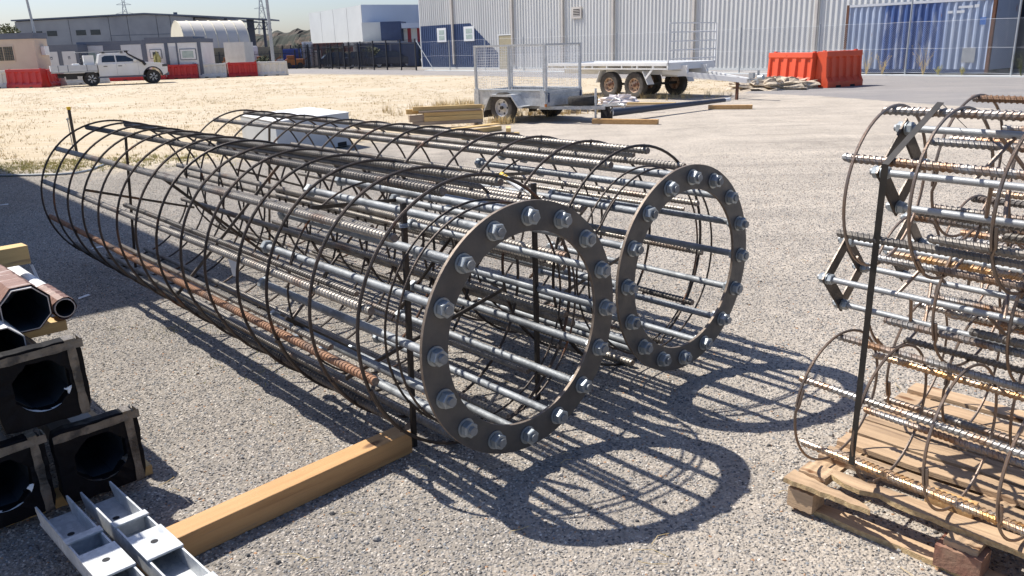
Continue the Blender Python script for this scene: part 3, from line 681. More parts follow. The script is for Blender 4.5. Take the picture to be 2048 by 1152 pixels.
# bearers between the layers
def stick(u0, d0, z0, du, w_, h_, label, m_='timber_y', ext=0.0, name='timber_bearer', ang_=0.0):
    mb = MB(); mb.b2(-du, 0, 0, w_, 0, h_); o = mb.build(name, M[m_], bevel=0.003); o.location = lp(u0, d0, z0); o.rotation_euler = (0,0,LRZ+ang_)
    return tag(o, label, 'timber')
stick(0.05, 0.10, 0.0, 0.85, 0.09, 0.042, 'thin pine bearer on the ground under the wrapped base plates')
stick(-0.06, 0.52, 0.555, 0.55, 0.09, 0.045, 'pale bearer sticking out between the upper base plate and the octagonal pole', ang_=0.02)
stick(-0.035, 1.05, 0.745, 0.75, 0.085, 0.085, 'pine block lying across the top of the wrapped white poles', 'timber_y', ang_=0.05)
mb = MB(); mb.bar(lp(-0.042, 1.02, 0.745), lp(-0.02, 0.98, 0.60), 0.012, 0.003, (0,1,0)); tag(mb.build('white_strap_end', M['white_paper']), 'narrow white strap end hanging below the pine block on the wrapped poles', 'strap')

# ------------------------------------------------------------------ galvanised channel brackets
def channel(p, label, L=0.95, w_=0.105, h_=0.062, plates=((0.30,0.335,0),(0.43,0.60,1),(0.80,0.94,0)), notch=True):
    t = thing('galvanised_channel', label, 'steel bracket', p, R(-45), 'galvanised channels lying across the beam')
    mb = MB(); th = 0.006
    mb.b2(0.018, L, -w_/2, w_/2, 0, th); mb.build('web', M['galv_bright'], t)
    for s_ in (-1, 1):
        mb = MB(); x1 = L
        ya, yb = (s_*w_/2, s_*(w_/2-th))
        mb.prism([(0, ya, h_-0.016), (0.0, ya, h_), (x1, ya, h_), (x1, ya, 0), (0.045, ya, 0), (0.030, ya, 0.02)], (0, yb-ya, 0))
        mb.build('flange', M['galv_bright'], t)
    for (x0, x1, hole) in plates:
        mb = MB(); mb.b2(x0, x1, -w_/2-0.004, w_/2+0.004, h_+0.0005, h_+0.008)
        pl = mb.build('cross_plate', M['galv_bright'], t, bevel=0.001)
        if hole:
            mb = MB(); mb.cyl(((x0+x1)/2, 0.0, h_+0.0082), ((x0+x1)/2, 0.0, h_+0.0088), 0.0115, 16); mb.build('bolt_hole', M['dark'], pl)
        mb = MB(); mb.b2(x0, x0+0.006, -w_/2+th, w_/2-th, th, h_-0.001); mb.build('end_rib', M['galv_bright'], pl)
    for x in (0.17, 0.385, 0.70):
        mb = MB(); mb.cyl((x, 0, th+0.0003), (x, 0, th+0.0009), 0.0115, 16); mb.build('bolt_hole', M['dark'], t)
    return t
channel((-1.625, 2.495, 0.105), 'galvanised channel with bolt holes, the left one of the pair by the wrapped plates')
channel((-1.515, 2.585, 0.105), 'galvanised channel with a sunlit plate, the right one of the pair touching the pine beam')
o = MB().b2(0, 0.6, -0.045, 0.045, 0, 0.09).build('timber_block', M['timber_g'], bevel=0.004); o.location = (-1.75, 1.72, 0); o.rotation_euler = (0,0,R(42))
tag(o, 'short timber block under the near ends of the galvanised channels, barely in view', 'timber')

# ------------------------------------------------------------------ right hand stack: small cages on pallets
SA = R(127); sa = Vector((math.cos(SA), math.sin(SA), 0)); su = Vector((sa.y, -sa.x, 0))
SBAR = rebar_mesh('rebar', 2.5, 0.0112, 0.0180, 0.0027, 0.0075, 10, M['rebar_small'])
SBAR_O = remat(SBAR, M['rebar_orange']); SBAR_D = remat(SBAR, M['rebar_dark'])
M['galv_mid'] = mat('grey_galvanised_rod', (0.36,0.375,0.385), 0.5, 0.3, (0.28,0.29,0.30), 12, (0.30,0.22,0.16), 4, (0.62,0.72), 0.15, 160, rand=0.12)
SROD = MB().cyl((0,0,0), (0,-1.9,0), 0.0108, 12).mesh('anchor_rod', M['galv_mid'], True)
NUTS = MB(); hexnut(NUTS, (0,-0.008,0), 0.034, 0.018, 0.3); NUTS = NUTS.mesh('nut', M['zinc_nut'])
WAS = MB(); WAS.lathe([(0.010,0.0),(0.010,0.003),(0.021,0.003),(0.021,0.0),(0.010,0.0)], n=18); WAS = WAS.mesh('washer', M['zinc_nut'], True)
def small_cage(label, c, hoops, temp, tu, tz, bars, seed, rods=True, Rr=0.246, zig=True):
    rg = random.Random(seed)
    root = thing('footing_cage', label, 'reinforcement cage', (c[0], c[1], 0), SA-math.pi/2, 'small footing cages stacked on the pallet')
    zc = c[2]
    def Q(r_, deg, y): p = pol(r_, deg, y); p.z += zc; return p
    for i, y in enumerate(hoops):
        me = hoop_at(seed+i, rg.uniform(190, 280), Rr, 0.0050, M['hoop_small'], n=56, k=6)
        obj('hoop', me, root, Matrix.Translation((0, y, zc)) @ Matrix.Rotation(rg.uniform(-.03,.03), 4, 'X') @ Matrix.Rotation(rg.uniform(-.05,.05), 4, 'Z'))
    for deg, y, k in list(bars) + [(d_+9, y_-0.28-0.1*(i_%2), 'd') for i_, (d_, y_, k_) in enumerate(bars) if i_ % 2 == 0 and rods]:
        me = {'o': SBAR_O, 'd': SBAR_D}.get(k, SBAR)
        p0 = Q(Rr-0.0135, deg, y)
        o = obj('rebar', me, root, Matrix.Translation(p0) @ Matrix.Rotation(math.pi+rg.uniform(-.012,.012), 4, 'Z') @ Matrix.Rotation(rg.uniform(0,6), 4, 'Y'))
        if k == 'o': o['label'] = 'bar stained orange by rust'
    if not rods: return root
    h = 0.152   # half diagonal of the square template
    cor = [(tu, tz+h), (tu+h*0.95, tz), (tu, tz-h), (tu-h*0.95, tz)]
    for i in range(4):
        (xa, za), (xb, zb) = cor[i], cor[(i+1)%4]
        cx, cz = tu, tz
        ins = 0.57
        poly = [(xa, temp, za), (xb, temp, zb), (cx+(xb-cx)*ins, temp, cz+(zb-cz)*ins), (cx+(xa-cx)*ins, temp, cz+(za-cz)*ins)]
        mb = MB(); mb.prism([(p[0], p[1]+0.0006*(i%2), p[2]+zc) for p in poly], (0, 0.008, 0)); mb.build('template_plate', M['mill'], root, bevel=0.001)
    rods_ = []
    for i, (x, z) in enumerate(cor):
        k = 0.80; px_, pz_ = tu+(x-tu)*k, tz+(z-tz)*k
        rods_.append((px_, pz_))
        rod = obj('anchor_rod', SROD, root, Matrix.Translation((px_, temp+0.036, zc+pz_)))
        ry = Matrix.Rotation(rg.uniform(0,1), 4, 'Y')
        obj('nut', NUTS, rod, Matrix.Translation((0,-0.019,0)) @ ry); obj('washer', WAS, rod, Matrix.Translation((0,-0.028+0.0005,0)))
        obj('nut', NUTS, rod, Matrix.Translation((0,-0.050,0)) @ ry); obj('washer', WAS, rod, Matrix.Translation((0,-0.040,0)))
    if zig:
        for j, y in enumerate((temp-0.26, temp-0.60, temp-0.95, temp-1.3)):
            for i in range(4):
                (xa, za), (xb, zb) = rods_[i], rods_[(i+1)%4]
                mb = MB(); mb.cyl((xa*1.04, y, zc+za), (xb*1.04, y-0.05*(-1)**j, zc+zb), 0.0062, 7); mb.build('spacer_bar', M['hoop_small'], root)
    return root
bT = [(-3, .03, ''), (-62, .03, ''), (-121, .035, 'd'), (178, .01, ''), (118, 0.0, 'd'), (58, -.02, '')]
small_cage('topmost footing cage of the stack, its diamond template inside the first hoop', (1.1694, 2.4781, 1.1876), [0, -.20, -.425, -.63, -.84, -1.05], -0.02, 0.045, 0.055, bT, 1)
small_cage('lowest front footing cage resting on the pallet, with orange stained bars and no template', (1.1698, 2.6865, 0.3900), [0, -.20, -.435, -.66, -.87, -1.1], 0, 0, 0, [(-5,.015,''), (-60,.03,''), (-121,.01,'o'), (176,.0,'o'), (120,0,''), (62,-.01,'o')], 2, rods=False)
small_cage('middle footing cage whose diamond template sticks out furthest to the left', (1.409, 2.763, 0.790), [0, -.23, -.45, -.68, -.9, -1.12], 0.19, -0.075, 0.01, [(10,.02,''), (-52,-.02,'o'), (-110,-.05,''), (170,.0,'d'), (115,0,''), (64,-.01,'')], 3)
small_cage('rear footing cage of the middle row, half hidden behind the others', (1.80, 3.06, 0.790), [0, -.22, -.46, -.7, -.93], 0.25, 0.0, 0.0, [(0,.02,'d'), (-60,-.02,''), (-120,.01,'d'), (180,.0,''), (120,0,''), (60,-.01,'')], 4)
small_cage('rear footing cage of the bottom row, lying on the back half of the pallet', (1.63, 3.03, 0.3900), [0, -.21, -.44, -.66, -.88], 0, 0, 0, [(-10,.02,''), (-70,.0,'o'), (-125,.02,''), (172,.0,'d'), (115,0,''), (52,-.01,'')], 5, rods=False)

small_cage('top rear footing cage peeping out behind the topmost one at the right edge', (1.60, 2.80, 1.19), [0, -.23, -.46, -.70], 0.0, 0, 0, [(0,.02,''), (-60,-.02,''), (-120,.01,'d'), (180,.0,''), (120,0,'o'), (60,-.01,'')], 6, rods=False)
# steel strapping round the stack
mb = MB()
def sp_(c, deg, y, r_=0.256): p = pol(r_, deg); return Vector((c[0],c[1],0)) + su*p.x + sa*y + Vector((0,0,c[2]+p.z))
cT = (1.1694, 2.4781, 1.1876); cB = (1.1698, 2.6865, 0.39)
path = [sp_(cB, -116, -0.20), sp_(cT, -66, -0.115, 0.262), sp_(cT, -3, -0.14, 0.262), sp_(cT, -3, -0.14, 0.262)+su*0.9+sa*0.15+Vector((0,0,-0.30))]
for i in range(len(path)-1):
    a_, b_ = path[i], path[i+1]
    mb.bar(a_, b_, 0.020 if i < 2 else 0.0015, 0.0012 if i < 2 else 0.0015, (su*-1+Vector((0,0,1 if i else 0))))
tag(mb.build('strapping_band', M['strap']), 'black steel strapping band running up the left side of the cage stack', 'strap')

# pallet
PA = R(-47); PO = Vector((0.965, 2.565, 0))
pt = thing('pallet', 'weathered wooden pallet with a splintered outer board under the cage stack', 'pallet', PO, PA)
def pboard(name, x0, x1, y0, y1, z0, z1, m_='pallet', jag=None, seed=0):
    rg = random.Random(seed); mb = MB(); N = 18; vs = []
    for i in range(N+1):
        f = i/N; x = x0+(x1-x0)*f; ya, yb = y0, y1
        wv = 0.0015*math.sin(i*1.1+seed)
        if jag: ya, yb = jag(f, y0, y1, rg)
        vs += [(x, ya, z0+wv), (x, yb, z0+wv), (x, yb, z1+wv), (x, ya, z1+wv)]
    fs = [(i*4+k, i*4+(k+1)%4, (i+1)*4+(k+1)%4, (i+1)*4+k) for i in range(N) for k in range(4)] + [(3,2,1,0), (N*4,N*4+1,N*4+2,N*4+3)]
    mb.add(vs, fs); mb.m = [1 if (jag and i < N*4 and i % 4 == 3) else 0 for i in range(len(fs))]
    return mb.build(name, [M[m_], M['pallet_raw']], pt)
def jag1(f, a, b, rg):   # splintered strip that narrows and breaks off
    return a + 0.004*rg.random(), a + (b-a)*max(0.06, (1-f)**0.5*rg.uniform(0.8, 1.0))
def jag2(f, a, b, rg):   # board whose outer edge is torn near its left end
    t_ = max(0, 1-f/0.75)
    return a + (b-a)*(0.55*t_*rg.uniform(0.65,1.15) if f < 0.7 else 0.02*rg.random()), b
PL, PW = 1.17, 1.2
for i, (x0, x1) in enumerate(((0, 0.10), (0.50, 0.64), (1.05, 1.17))):
    for j, (y0, y1) in enumerate(((0.0, 0.10), (0.55, 0.65), (1.10, 1.20))):
        m_ = 'pallet_red' if (i == 1 and j == 0) else 'pallet'
        b_ = pboard('block', x0+0.003, x1-0.003, y0+0.004, y1-0.003, 0.0215, 0.095, m_, seed=i*3+j)
        if m_ == 'pallet_red': b_['label'] = 'block stained dark red'
for i, (x0, x1) in enumerate(((0, 0.10), (0.52, 0.62), (1.07, 1.17))): pboard('stringer_board', x0, x1, 0.02, PW, 0.0955, 0.1145, seed=i)
for j, (y0, y1) in enumerate(((0.0, 0.10), (0.54, 0.66), (1.10, 1.20))): pboard('bottom_board', -0.004, PL+0.01, y0, y1, 0.001, 0.021, seed=j+4, jag=jag2 if j == 0 else None)
pboard('deck_board', -0.01, 0.30, -0.012, 0.075, 0.115, 0.134, jag=jag1, seed=21)['label'] = 'short splintered strip'
pboard('deck_board', 0.10, PL, 0.060, 0.165, 0.1155, 0.134, jag=jag2, seed=22)['label'] = 'board with a torn pale edge'
pboard('deck_board', 0.0, 0.10, 0.080, 0.165, 0.115, 0.133, seed=28)
ys = [0.235, 0.385, 0.50, 0.64, 0.775, 0.91, 1.06]
for k, y in enumerate(ys): pboard('deck_board', rnd.uniform(-.008,.008), PL, y, y+rnd.choice((0.095,0.10,0.125)), 0.115, 0.134, seed=30+k)
o = MB().b2(0.40, 0.55, 0.18, 0.23, 0.12, 0.165).build('wedge', M['timber'], None, bevel=0.003); o.location = PO; o.rotation_euler = (0,0,PA)
tag(o, 'pine wedge lying on the pallet under the front cage', 'timber')

# ------------------------------------------------------------------ pale box, timber stack
ZT = 0.60
N_, R_, L_ = gnd(550, 243, ZT), gnd(697, 224, ZT), gnd(480, 230, ZT)
bx = Vector((N_.x, N_.y, 0))
t = thing('cabinet_box', 'low pale grey steel box with a flat top behind the far cage', 'box', bx, 0)
ex, ey = (R_-N_), (L_-N_); ex.z = ey.z = 0
def boxq(z0, z1, o=0.0):
    a_, b_ = ex.normalized()*o, ey.normalized()*o
    return MB().prism([Vector((0,0,z0))-a_-b_, ex+a_-b_+Vector((0,0,z0)), ex+ey+a_+b_+Vector((0,0,z0)), ey-a_+b_+Vector((0,0,z0))], (0,0,z1-z0))
boxq(0.03, ZT-0.016).build('body', M['pale_box'], t, bevel=0.006)
boxq(ZT-0.015, ZT, 0.01).build('lid', M['white'], t, bevel=0.003)
boxq(0.0, 0.029, -0.08).build('base', M['dark'], t)
nx_ = Vector((ex.y, -ex.x, 0)).normalized()
for f in (0.12, 0.80):
    p = ex*f; q = ex*(f+0.13); z_ = Vector((0,0,0.035)); MB().prism([p+z_+nx_*0.004, q+z_+nx_*0.004, q+z_+nx_*0.004+Vector((0,0,.07)), p+z_+nx_*0.004+Vector((0,0,.07))], nx_*-0.02).build('fork_slot', M['dark'], t)

def plank(a, b, w_, h_, z, label, m_='timber_y', grp=None, name='timber_plank'):
    a = Vector((a[0], a[1], 0)); b = Vector((b[0], b[1], 0)); d_ = b-a
    mb = MB(); mb.b2(0, d_.length, -w_/2, w_/2, 0, h_)
    o = mb.build(name, M[m_], bevel=0.004); o.location = (a.x, a.y, z+0.002); o.rotation_euler = (0, 0, math.atan2(d_.y, d_.x))
    return tag(o, label, 'timber', grp)
G1 = 'timbers in the stack by the cage trailer'
sa0, sb0 = Vector((-1.92, 17.35)), Vector((-0.52, 17.66))
nv = Vector((-0.23, 0.97))
def sp2(f, off): p = sa0.lerp(sb0, f)+nv*off; return (p.x, p.y)
plank(sp2(-.05,0), sp2(1.0,0), .10, .075, .075, 'lowest long grey timber of the stack beside the cage trailer', 'timber_g', G1)
plank(sp2(-.02,.14), sp2(1.02,.14), .10, .075, .075, 'second long timber of the bottom layer in the stack', 'timber_g', G1)
plank(sp2(.12,0), sp2(1.0,0), .10, .095, .152, 'yellow timber in the front middle of the stack, nearest the viewer', 'timber_y', G1)
plank(sp2(.0,.12), sp2(1.0,.12), .10, .095, .152, 'timber behind the front middle one of the stack', 'timber_y', G1)
plank(sp2(.12,.03), sp2(1.0,.02), .11, .08, .249, 'yellow timber on the second layer from the top of the stack', 'timber_y', G1)
plank(sp2(.05,.02), sp2(.98,.02), .14, .035, .331, 'thin dark grey board under the topmost timber of the stack', 'timber_g', G1)
plank(sp2(-.03,.10), sp2(1.0,.06), .09, .085, .368, 'topmost yellow timber of the stack beside the trailer wheel', 'timber_y', G1)
plank(sp2(-.12,.22), sp2(.25,.2), .10, .10, .30, 'short block sticking out at the left of the timber stack', 'timber_y', G1)
plank(sp2(-.10,.0), sp2(.2,.05), .12, .14, .15, 'brown block end at the left foot of the timber stack', 'timber_g', G1)
plank(sp2(.0,-.1), sp2(-.08,.45), .10, .073, .0, 'left cross bearer under the timber stack', 'timber_g', G1)
plank(sp2(.95,-.1), sp2(.9,.45), .10, .073, .0, 'right cross bearer under the timber stack', 'timber_g', G1)
plank((-1.05,15.7), (-0.15,16.6), .11, .09, 0, 'yellow timber lying on the ground in front of the timber stack, left one', 'timber_y')
plank((-0.85,15.1), (0.22,15.25), .11, .09, 0, 'yellow timber lying on the ground, nearest one right of the cages', 'timber_y')
plank((-1.2,15.9), (-0.2,16.9), .20, .02, 0.095, 'thin yellow board on the ground timbers in front of the stack', 'timber_y')
plank((0.02,15.05), (0.02,15.55), .09, .09, .095, 'short yellow offcut on the end of the nearest ground timber', 'timber_y')

# ------------------------------------------------------------------ wheels
def wheel_parts(parent, c, r_, w_, rr_, mt_t, mt_r, side=-1, spokes=5, name='wheel', lug='rust', alloy=False):
    """wheel with axis along local Y; side -1 shows its face to -Y"""
    we = bpy.data.objects.new(name, None); C.objects.link(we); we.parent = parent; we.location = c
    mb = MB(); h = w_/2
    prof = [(rr_, -h*0.80), (rr_+0.25*(r_-rr_), -h), (r_-0.12*(r_-rr_), -h*0.98), (r_, -h*0.72), (r_, h*0.72), (r_-0.12*(r_-rr_), h*0.98), (rr_+0.25*(r_-rr_), h), (rr_, h*0.80)]
    mb.lathe(prof, n=36); mb.build('tyre', mt_t, we, True)
    # tread blocks
    mb = MB(); n = 40
    for k in range(n):
        a_ = 2*math.pi*k/n
        for yy in (-h*0.45, h*0.45):
            mb.box((math.cos(a_)*(r_), yy, math.sin(a_)*(r_)), (0.012, h*0.75, r_*0.09), mat=Matrix.Rotation(-a_, 3, 'Y'))
    tag(mb.build('tread', mt_t, we), kind='stuff')
    mb = MB(); s = side
    prof = [(rr_, s*h*0.80), (rr_*0.94, s*h*0.74), (rr_*0.88, s*h*0.35), (rr_*0.55, s*h*0.30), (rr_*0.40, s*h*0.55), (rr_*0.16, s*h*0.58), (rr_*0.14, s*h*0.80), (0.001, s*h*0.82)]
    mb.lathe(prof, n=30); mb.lathe([(rr_*0.95, -s*h*0.75), (rr_*0.9, s*h*0.2)], n=24); mb.lathe([(rr_*0.93, 0), (0.001, 0)], n=24)
    rim = mb.build('rim', mt_r, we, True)
    mb = MB()
    for k in range(spokes):
        a_ = 2*math.pi*k/spokes
        if alloy:
            mb.bar((math.cos(a_)*rr_*0.25, s*h*0.85, math.sin(a_)*rr_*0.25), (math.cos(a_+.12)*rr_*0.96, s*h*0.80, math.sin(a_+.12)*rr_*0.96), rr_*0.11, 0.02, (0,1,0))
            mb.bar((math.cos(a_)*rr_*0.25, s*h*0.85, math.sin(a_)*rr_*0.25), (math.cos(a_+.42)*rr_*0.96, s*h*0.80, math.sin(a_+.42)*rr_*0.96), rr_*0.11, 0.02, (0,1,0))
        else:
            mb.lathe([(0.001, s*0.002), (rr_*0.11, s*0.002)], c=(math.cos(a_)*rr_*0.68, s*h*0.335, math.sin(a_)*rr_*0.68), n=10)
    if alloy: tag(mb.build('spokes', M['rim'], rim), kind='stuff')
    else: tag(mb.build('wheel_holes', M['dark'], rim), kind='stuff')
    mb = MB(); mb.cyl((0, s*h*0.5, 0), (0, s*h*1.0, 0), rr_*0.2, 12); mb.build('hub_cap', M[lug], we)
    return we

# ------------------------------------------------------------------ cage trailer
TA = math.atan2(-0.653, 0.757)
t = thing('cage_trailer', 'small galvanised box trailer with a wire mesh cage and a spare tyre on its drawbar', 'trailer', (0.50, 18.98, 0), TA)
g = M['galv_bright']; hw = 0.66; x0, x1 = -1.05, 1.03; zb, zt = 0.36, 0.70
MB().b2(x0, x1, -hw, hw, zb, zb+0.03).build('floor', M['galv'], t)
for s in (-1, 1):
    mb = MB(); ya = s*hw; mb.b2(x0, x1, ya-0.004, ya+0.004, zb+0.002, zt-0.03); mb.build('side_panel', g, t)
    mb = MB(); mb.b2(x0, x1, ya-s*0.05, ya+s*0.02, zt-0.03, zt); mb.build('top_rail', g, t, bevel=0.004)
    mb = MB()
    for k in range(4): mb.b2(x0+0.12+k*0.5, x0+0.52+k*0.5, ya+s*0.021, ya+s*0.024, zt-0.024, zt-0.010)
    tag(mb.build('rail_slots', M['iron'], t), kind='stuff')
    for x in (x0, x1):     # corner plates, chamfered
        mb = MB(); d_ = 0.14 if x < 0 else -0.14
        mb.prism([(x, ya+s*0.006, zb-0.02), (x+d_, ya+s*0.006, zb-0.02), (x+d_, ya+s*0.006, zt+0.01), (x+d_*0.4, ya+s*0.006, zt+0.01), (x, ya+s*0.006, zt-0.08)], (0, s*0.02, 0)); mb.build('corner_plate', g, t)
    # mudguard
    mb = MB(); pr = [(-0.50, 0.26), (-0.30, 0.60), (0.30, 0.60), (0.50, 0.36), (0.62, 0.36)]
    yo = ya+s*0.30
    for (xa, za), (xb, zb_) in zip(pr[:-1], pr[1:]):
        mb.prism([(xa, ya+s*0.008, za), (xb, ya+s*0.008, zb_), (xb, ya+s*0.008, zb_+0.012), (xa, ya+s*0.008, za+0.012)], (0, yo-ya, 0))
        mb.prism([(xa, yo+s*0.009, za-0.035), (xb, yo+s*0.009, zb_-0.035), (xb, yo+s*0.009, zb_+0.012), (xa, yo+s*0.009, za+0.012)], (0, s*0.006, 0))
    mb.build('mudguard', g, t)
    mb = MB(); mb.b2(-0.53, -0.515, min(ya, yo), max(ya, yo), 0.10, 0.30); mb.build('mud_flap', M['rubber_dusty'], t)
for x, nm in ((x0, 'tailgate'), (x1, 'front_panel')):
    MB().b2(x-0.012, x+0.012, -hw+0.03, hw-0.03, zb, zt-0.02).build(nm, g, t)
    MB().b2(x-0.022, x+0.022, -hw+0.03, hw-0.03, zt-0.10, zt-0.075).build('panel_rail', g, t)
MB().b2(x1-0.01, x1+0.035, -hw+0.06, -hw+0.09, zb+0.08, zt-0.06).build('latch', M['navy'], t)
MB().b2(x1-0.01, x1+0.035, hw-0.09, hw-0.06, zb+0.08, zt-0.06).build('latch', M['navy'], t)
# cage frame and mesh
ct = 1.66
posts = []
for s in (-1, 1):
    for x in ((x0+0.03), -0.02, (x1-0.03)):
        mb = MB(); mb.b2(x-0.025, x+0.025, s*hw-s*0.055, s*hw-s*0.005, zt+0.002, ct-0.04); mb.build('cage_post', g, t)
    mb = MB(); mb.b2(x0, x1, s*hw-s*0.055, s*hw-s*0.005, ct-0.038, ct); mb.build('cage_rail', g, t)
for x in (x0+0.03, x1-0.03):
    mb = MB(); mb.b2(x-0.02, x+0.02, -hw+0.057, hw-0.057, ct-0.037, ct-0.001); mb.build('cage_rail', g, t)
def wire_panel(parent, o_, ux, L, H, px_, pz_, r_, name='mesh_panel'):
    mb = MB(); o_ = Vector(o_); ux = Vector(ux)
    nx = int(L/px_); nz = int(H/pz_)
    for i in range(nx+1): p = o_+ux*(L*i/nx); mb.cyl(p, p+Vector((0,0,H)), r_, 4, caps=False)
    for k in range(nz+1): p = o_+Vector((0,0,H*k/nz)); mb.cyl(p, p+ux*L, r_, 4, caps=False)
    return tag(mb.build(name, M['mesh_wire'], parent), kind='stuff')
for s in (-1, 1):
    for xa, xb in ((x0+0.06, -0.05), (0.01, x1-0.06)): wire_panel(t, (xa, s*(hw-0.03), zt+0.01), (1,0,0), xb-xa, ct-zt-0.05, 0.055, 0.055, 0.0026)
for x in (x0+0.03, x1-0.03): wire_panel(t, (x, -hw+0.05, zt+0.01), (0,1,0), 2*hw-0.10, ct-zt-0.05, 0.055, 0.055, 0.0026)
for s in (-1, 1):
    wheel_parts(t, (0, s*(hw+0.20), 0.325), 0.325, 0.19, 0.19, M['rubber_dusty'], M['rim'], s, lug='black')
mb = MB(); mb.bar((0,-hw-0.15,0.33), (0,hw+0.15,0.33), 0.045, 0.045); mb.build('axle', M['rubber'], t)
for s in (-1, 1):
    mb = MB(); mb.bar((x0+0.1, s*0.45, 0.32), (x1, s*0.45, 0.32), 0.05, 0.07); mb.build('chassis_rail', g, t)
    mb = MB(); mb.bar((0.75, s*0.55, 0.315), (2.15, s*0.05, 0.315), 0.05, 0.07); mb.build('drawbar', g, t)
    mb = MB(); mb.cyl((-0.06, s*0.50, 0.285), (0.06, s*0.50, 0.285), 0.045, 8); mb.build('bump_stop', M['black'], t)
mb = MB(); mb.bar((2.05,0,0.355), (2.50,0,0.40), 0.07, 0.06); mb.build('coupling', g, t)
mb = MB(); mb.cyl((2.45,0,0.38), (2.60,0,0.36), 0.045, 10); mb.tube([(2.2,0,0.40),(2.35,0.02,0.52),(2.5,0.0,0.47)], 0.012, 6); mb.build('coupling_handle', M['iron'], t)
mb = MB(); mb.tube([Vector((2.2+0.12*i/6, 0.06*math.sin(i), 0.30-0.10*math.sin(math.pi*i/6))) for i in range(7)], 0.009, 5); mb.build('safety_chain', M['iron'], t)
mb = MB(); mb.cyl((1.95,-0.12,0.0), (1.95,-0.12,0.72), 0.024, 10); mb.cyl((1.95,-0.12,0.0), (1.95,-0.12,0.012), 0.06, 10); mb.build('jockey_stand', g, t)
sp_t = bpy.data.objects.new('spare_wheel', None); C.objects.link(sp_t); sp_t.parent = t; sp_t.location = (1.52, 0.02, 0.45)
mb = MB(); mb.lathe([(0.19,-0.07),(0.24,-0.095),(0.30,-0.09),(0.325,-0.06),(0.325,0.06),(0.30,0.09),(0.24,0.095),(0.19,0.07)], axis='Z', n=36); mb.build('tyre', M['rubber'], sp_t, True)
mb = MB(); mb.lathe([(0.19,0.07),(0.15,0.02),(0.05,0.04),(0.001,0.04)], axis='Z', n=24); mb.build('rim', M['rim_rust'], sp_t, True)
MB().box((x1+0.004, -hw-0.01, zb+0.02), (0.03, 0.05, 0.06)).build('side_lamp', M['orange_m'], t)

# ------------------------------------------------------------------ flatbed trailer
FA = math.atan2(-0.77, 0.63)
f0 = Vector((3.585, 25.39, 0)) + Vector((0.77, 0.63, 0))*0.95
t = thing('flatbed_trailer', 'white tandem axle flatbed trailer with rusty wheels and a barred headboard', 'trailer', f0, FA)
hw = 1.10; xr, xf = -3.3, 1.85; dz = 0.90
mb = MB(); N = 11
for k in range(N):
    y = -hw+0.06+(2*hw-0.12)*k/N
    o = MB().b2(xr+0.02, xf-0.02, y+0.004, y+(2*hw-0.12)/N-0.004, dz+0.06, dz+0.10).build('deck_board', M['plank_deck'], t)
for s in (-1, 1):
    o = MB().b2(xr, xf, s*hw, s*(hw-0.06), dz+0.05, dz+0.14).build('side_rail', M['white'], t, bevel=0.006)
    o = MB().b2(xr, xf, s*hw, s*(hw-0.03), dz-0.05, dz-0.015).build('rope_rail', M['white'], t)
    for x in [xr+0.25+0.62*i for i in range(9)]:
        if x < xf: MB().b2(x-0.02, x+0.02, s*(hw-0.002), s*(hw-0.04), dz-0.016, dz+0.052).build('rail_bracket', M['white'], t)
    MB().b2(xr+0.2, xf+0.2, s*0.42, s*0.50, dz-0.22, dz+0.05).build('chassis_beam', M['white'], t)
    mb = MB(); mb.bar((xf-0.6, s*0.60, dz-0.12), (xf+1.95, s*0.06, 0.52), 0.07, 0.13); mb.build('drawbar', M['white'], t)
MB().b2(xf-0.05, xf, -hw, hw, dz-0.06, dz+0.14).build('front_beam', M['white'], t)
MB().b2(xr, xr+0.05, -hw, hw, dz-0.06, dz+0.14).build('rear_beam', M['white'], t)
for x in (-1.6, -0.6, 0.4, 1.2): MB().b2(x, x+0.06, -hw+0.05, hw-0.05, dz-0.04, dz+0.055).build('cross_member', M['white'], t)
# headboard
for s in (-1, 1): MB().b2(xf-0.04, xf, s*(hw-0.04), s*hw, dz+0.14, dz+1.22).build('headboard_post', M['white'], t)
for k in range(5):
    z = dz+0.22+k*0.245; MB().b2(xf-0.035, xf-0.005, -hw+0.04, hw-0.04, z, z+0.035).build('headboard_bar', M['white'], t)
for s in (-1, 1):
    for x in (-0.53, 0.50):
        wheel_parts(t, (x, s*(hw-0.17), 0.385), 0.385, 0.23, 0.215, M['rubber_dusty'], M['rim_rust'], s, spokes=8, lug='rust')
    mb = MB(); y0, y1 = s*(hw-0.30), s*(hw-0.01)
    for (xa, za), (xb, zb_) in (((-1.05,0.45),(-0.88,0.82)), ((0.86,0.80),(1.08,0.42))):
        mb.prism([(xa, y0, za), (xb, y0, zb_), (xb+0.02, y0, zb_), (xa+0.02, y0, za)], (0, y1-y0, 0))
    mb.build('mudguard', M['white'], t)
mb = MB(); mb.bar((-0.53,-1,0.385),(-0.53,1,0.385),0.07,0.07); mb.bar((0.5,-1,0.385),(0.5,1,0.385),0.07,0.07); tag(mb.build('axles', M['rubber'], t), kind='stuff')
mb = MB(); mb.bar((xf+1.85,0.0,0.55),(xf+2.35,0,0.56),0.07,0.05); mb.cyl((xf+2.25,0,0.45),(xf+2.25,0,0.80),0.035,8); mb.box((xf+2.05,0.0,0.66),(0.14,0.10,0.14)); mb.cyl((xf+2.3,-0.05,0.60),(xf+2.45,-0.05,0.62),0.07,10); tag(mb.build('coupling', M['iron'], t), kind='stuff')
MB().b2(xf+1.62, xf+1.69, -0.12, -0.06, 0.0, 0.62).build('stand_leg', M['rust'], t)
MB().b2(xf-0.9, xf-0.3, -0.3, 0.3, 0.62, 0.72).build('step_box', M['white'], t)
mb = MB(); mb.bar((1.0,-hw+0.02,0.60),(1.25,-hw+0.02,0.86),0.06,0.02,(0,1,0)); mb.build('guard_stay', M['white'], t)

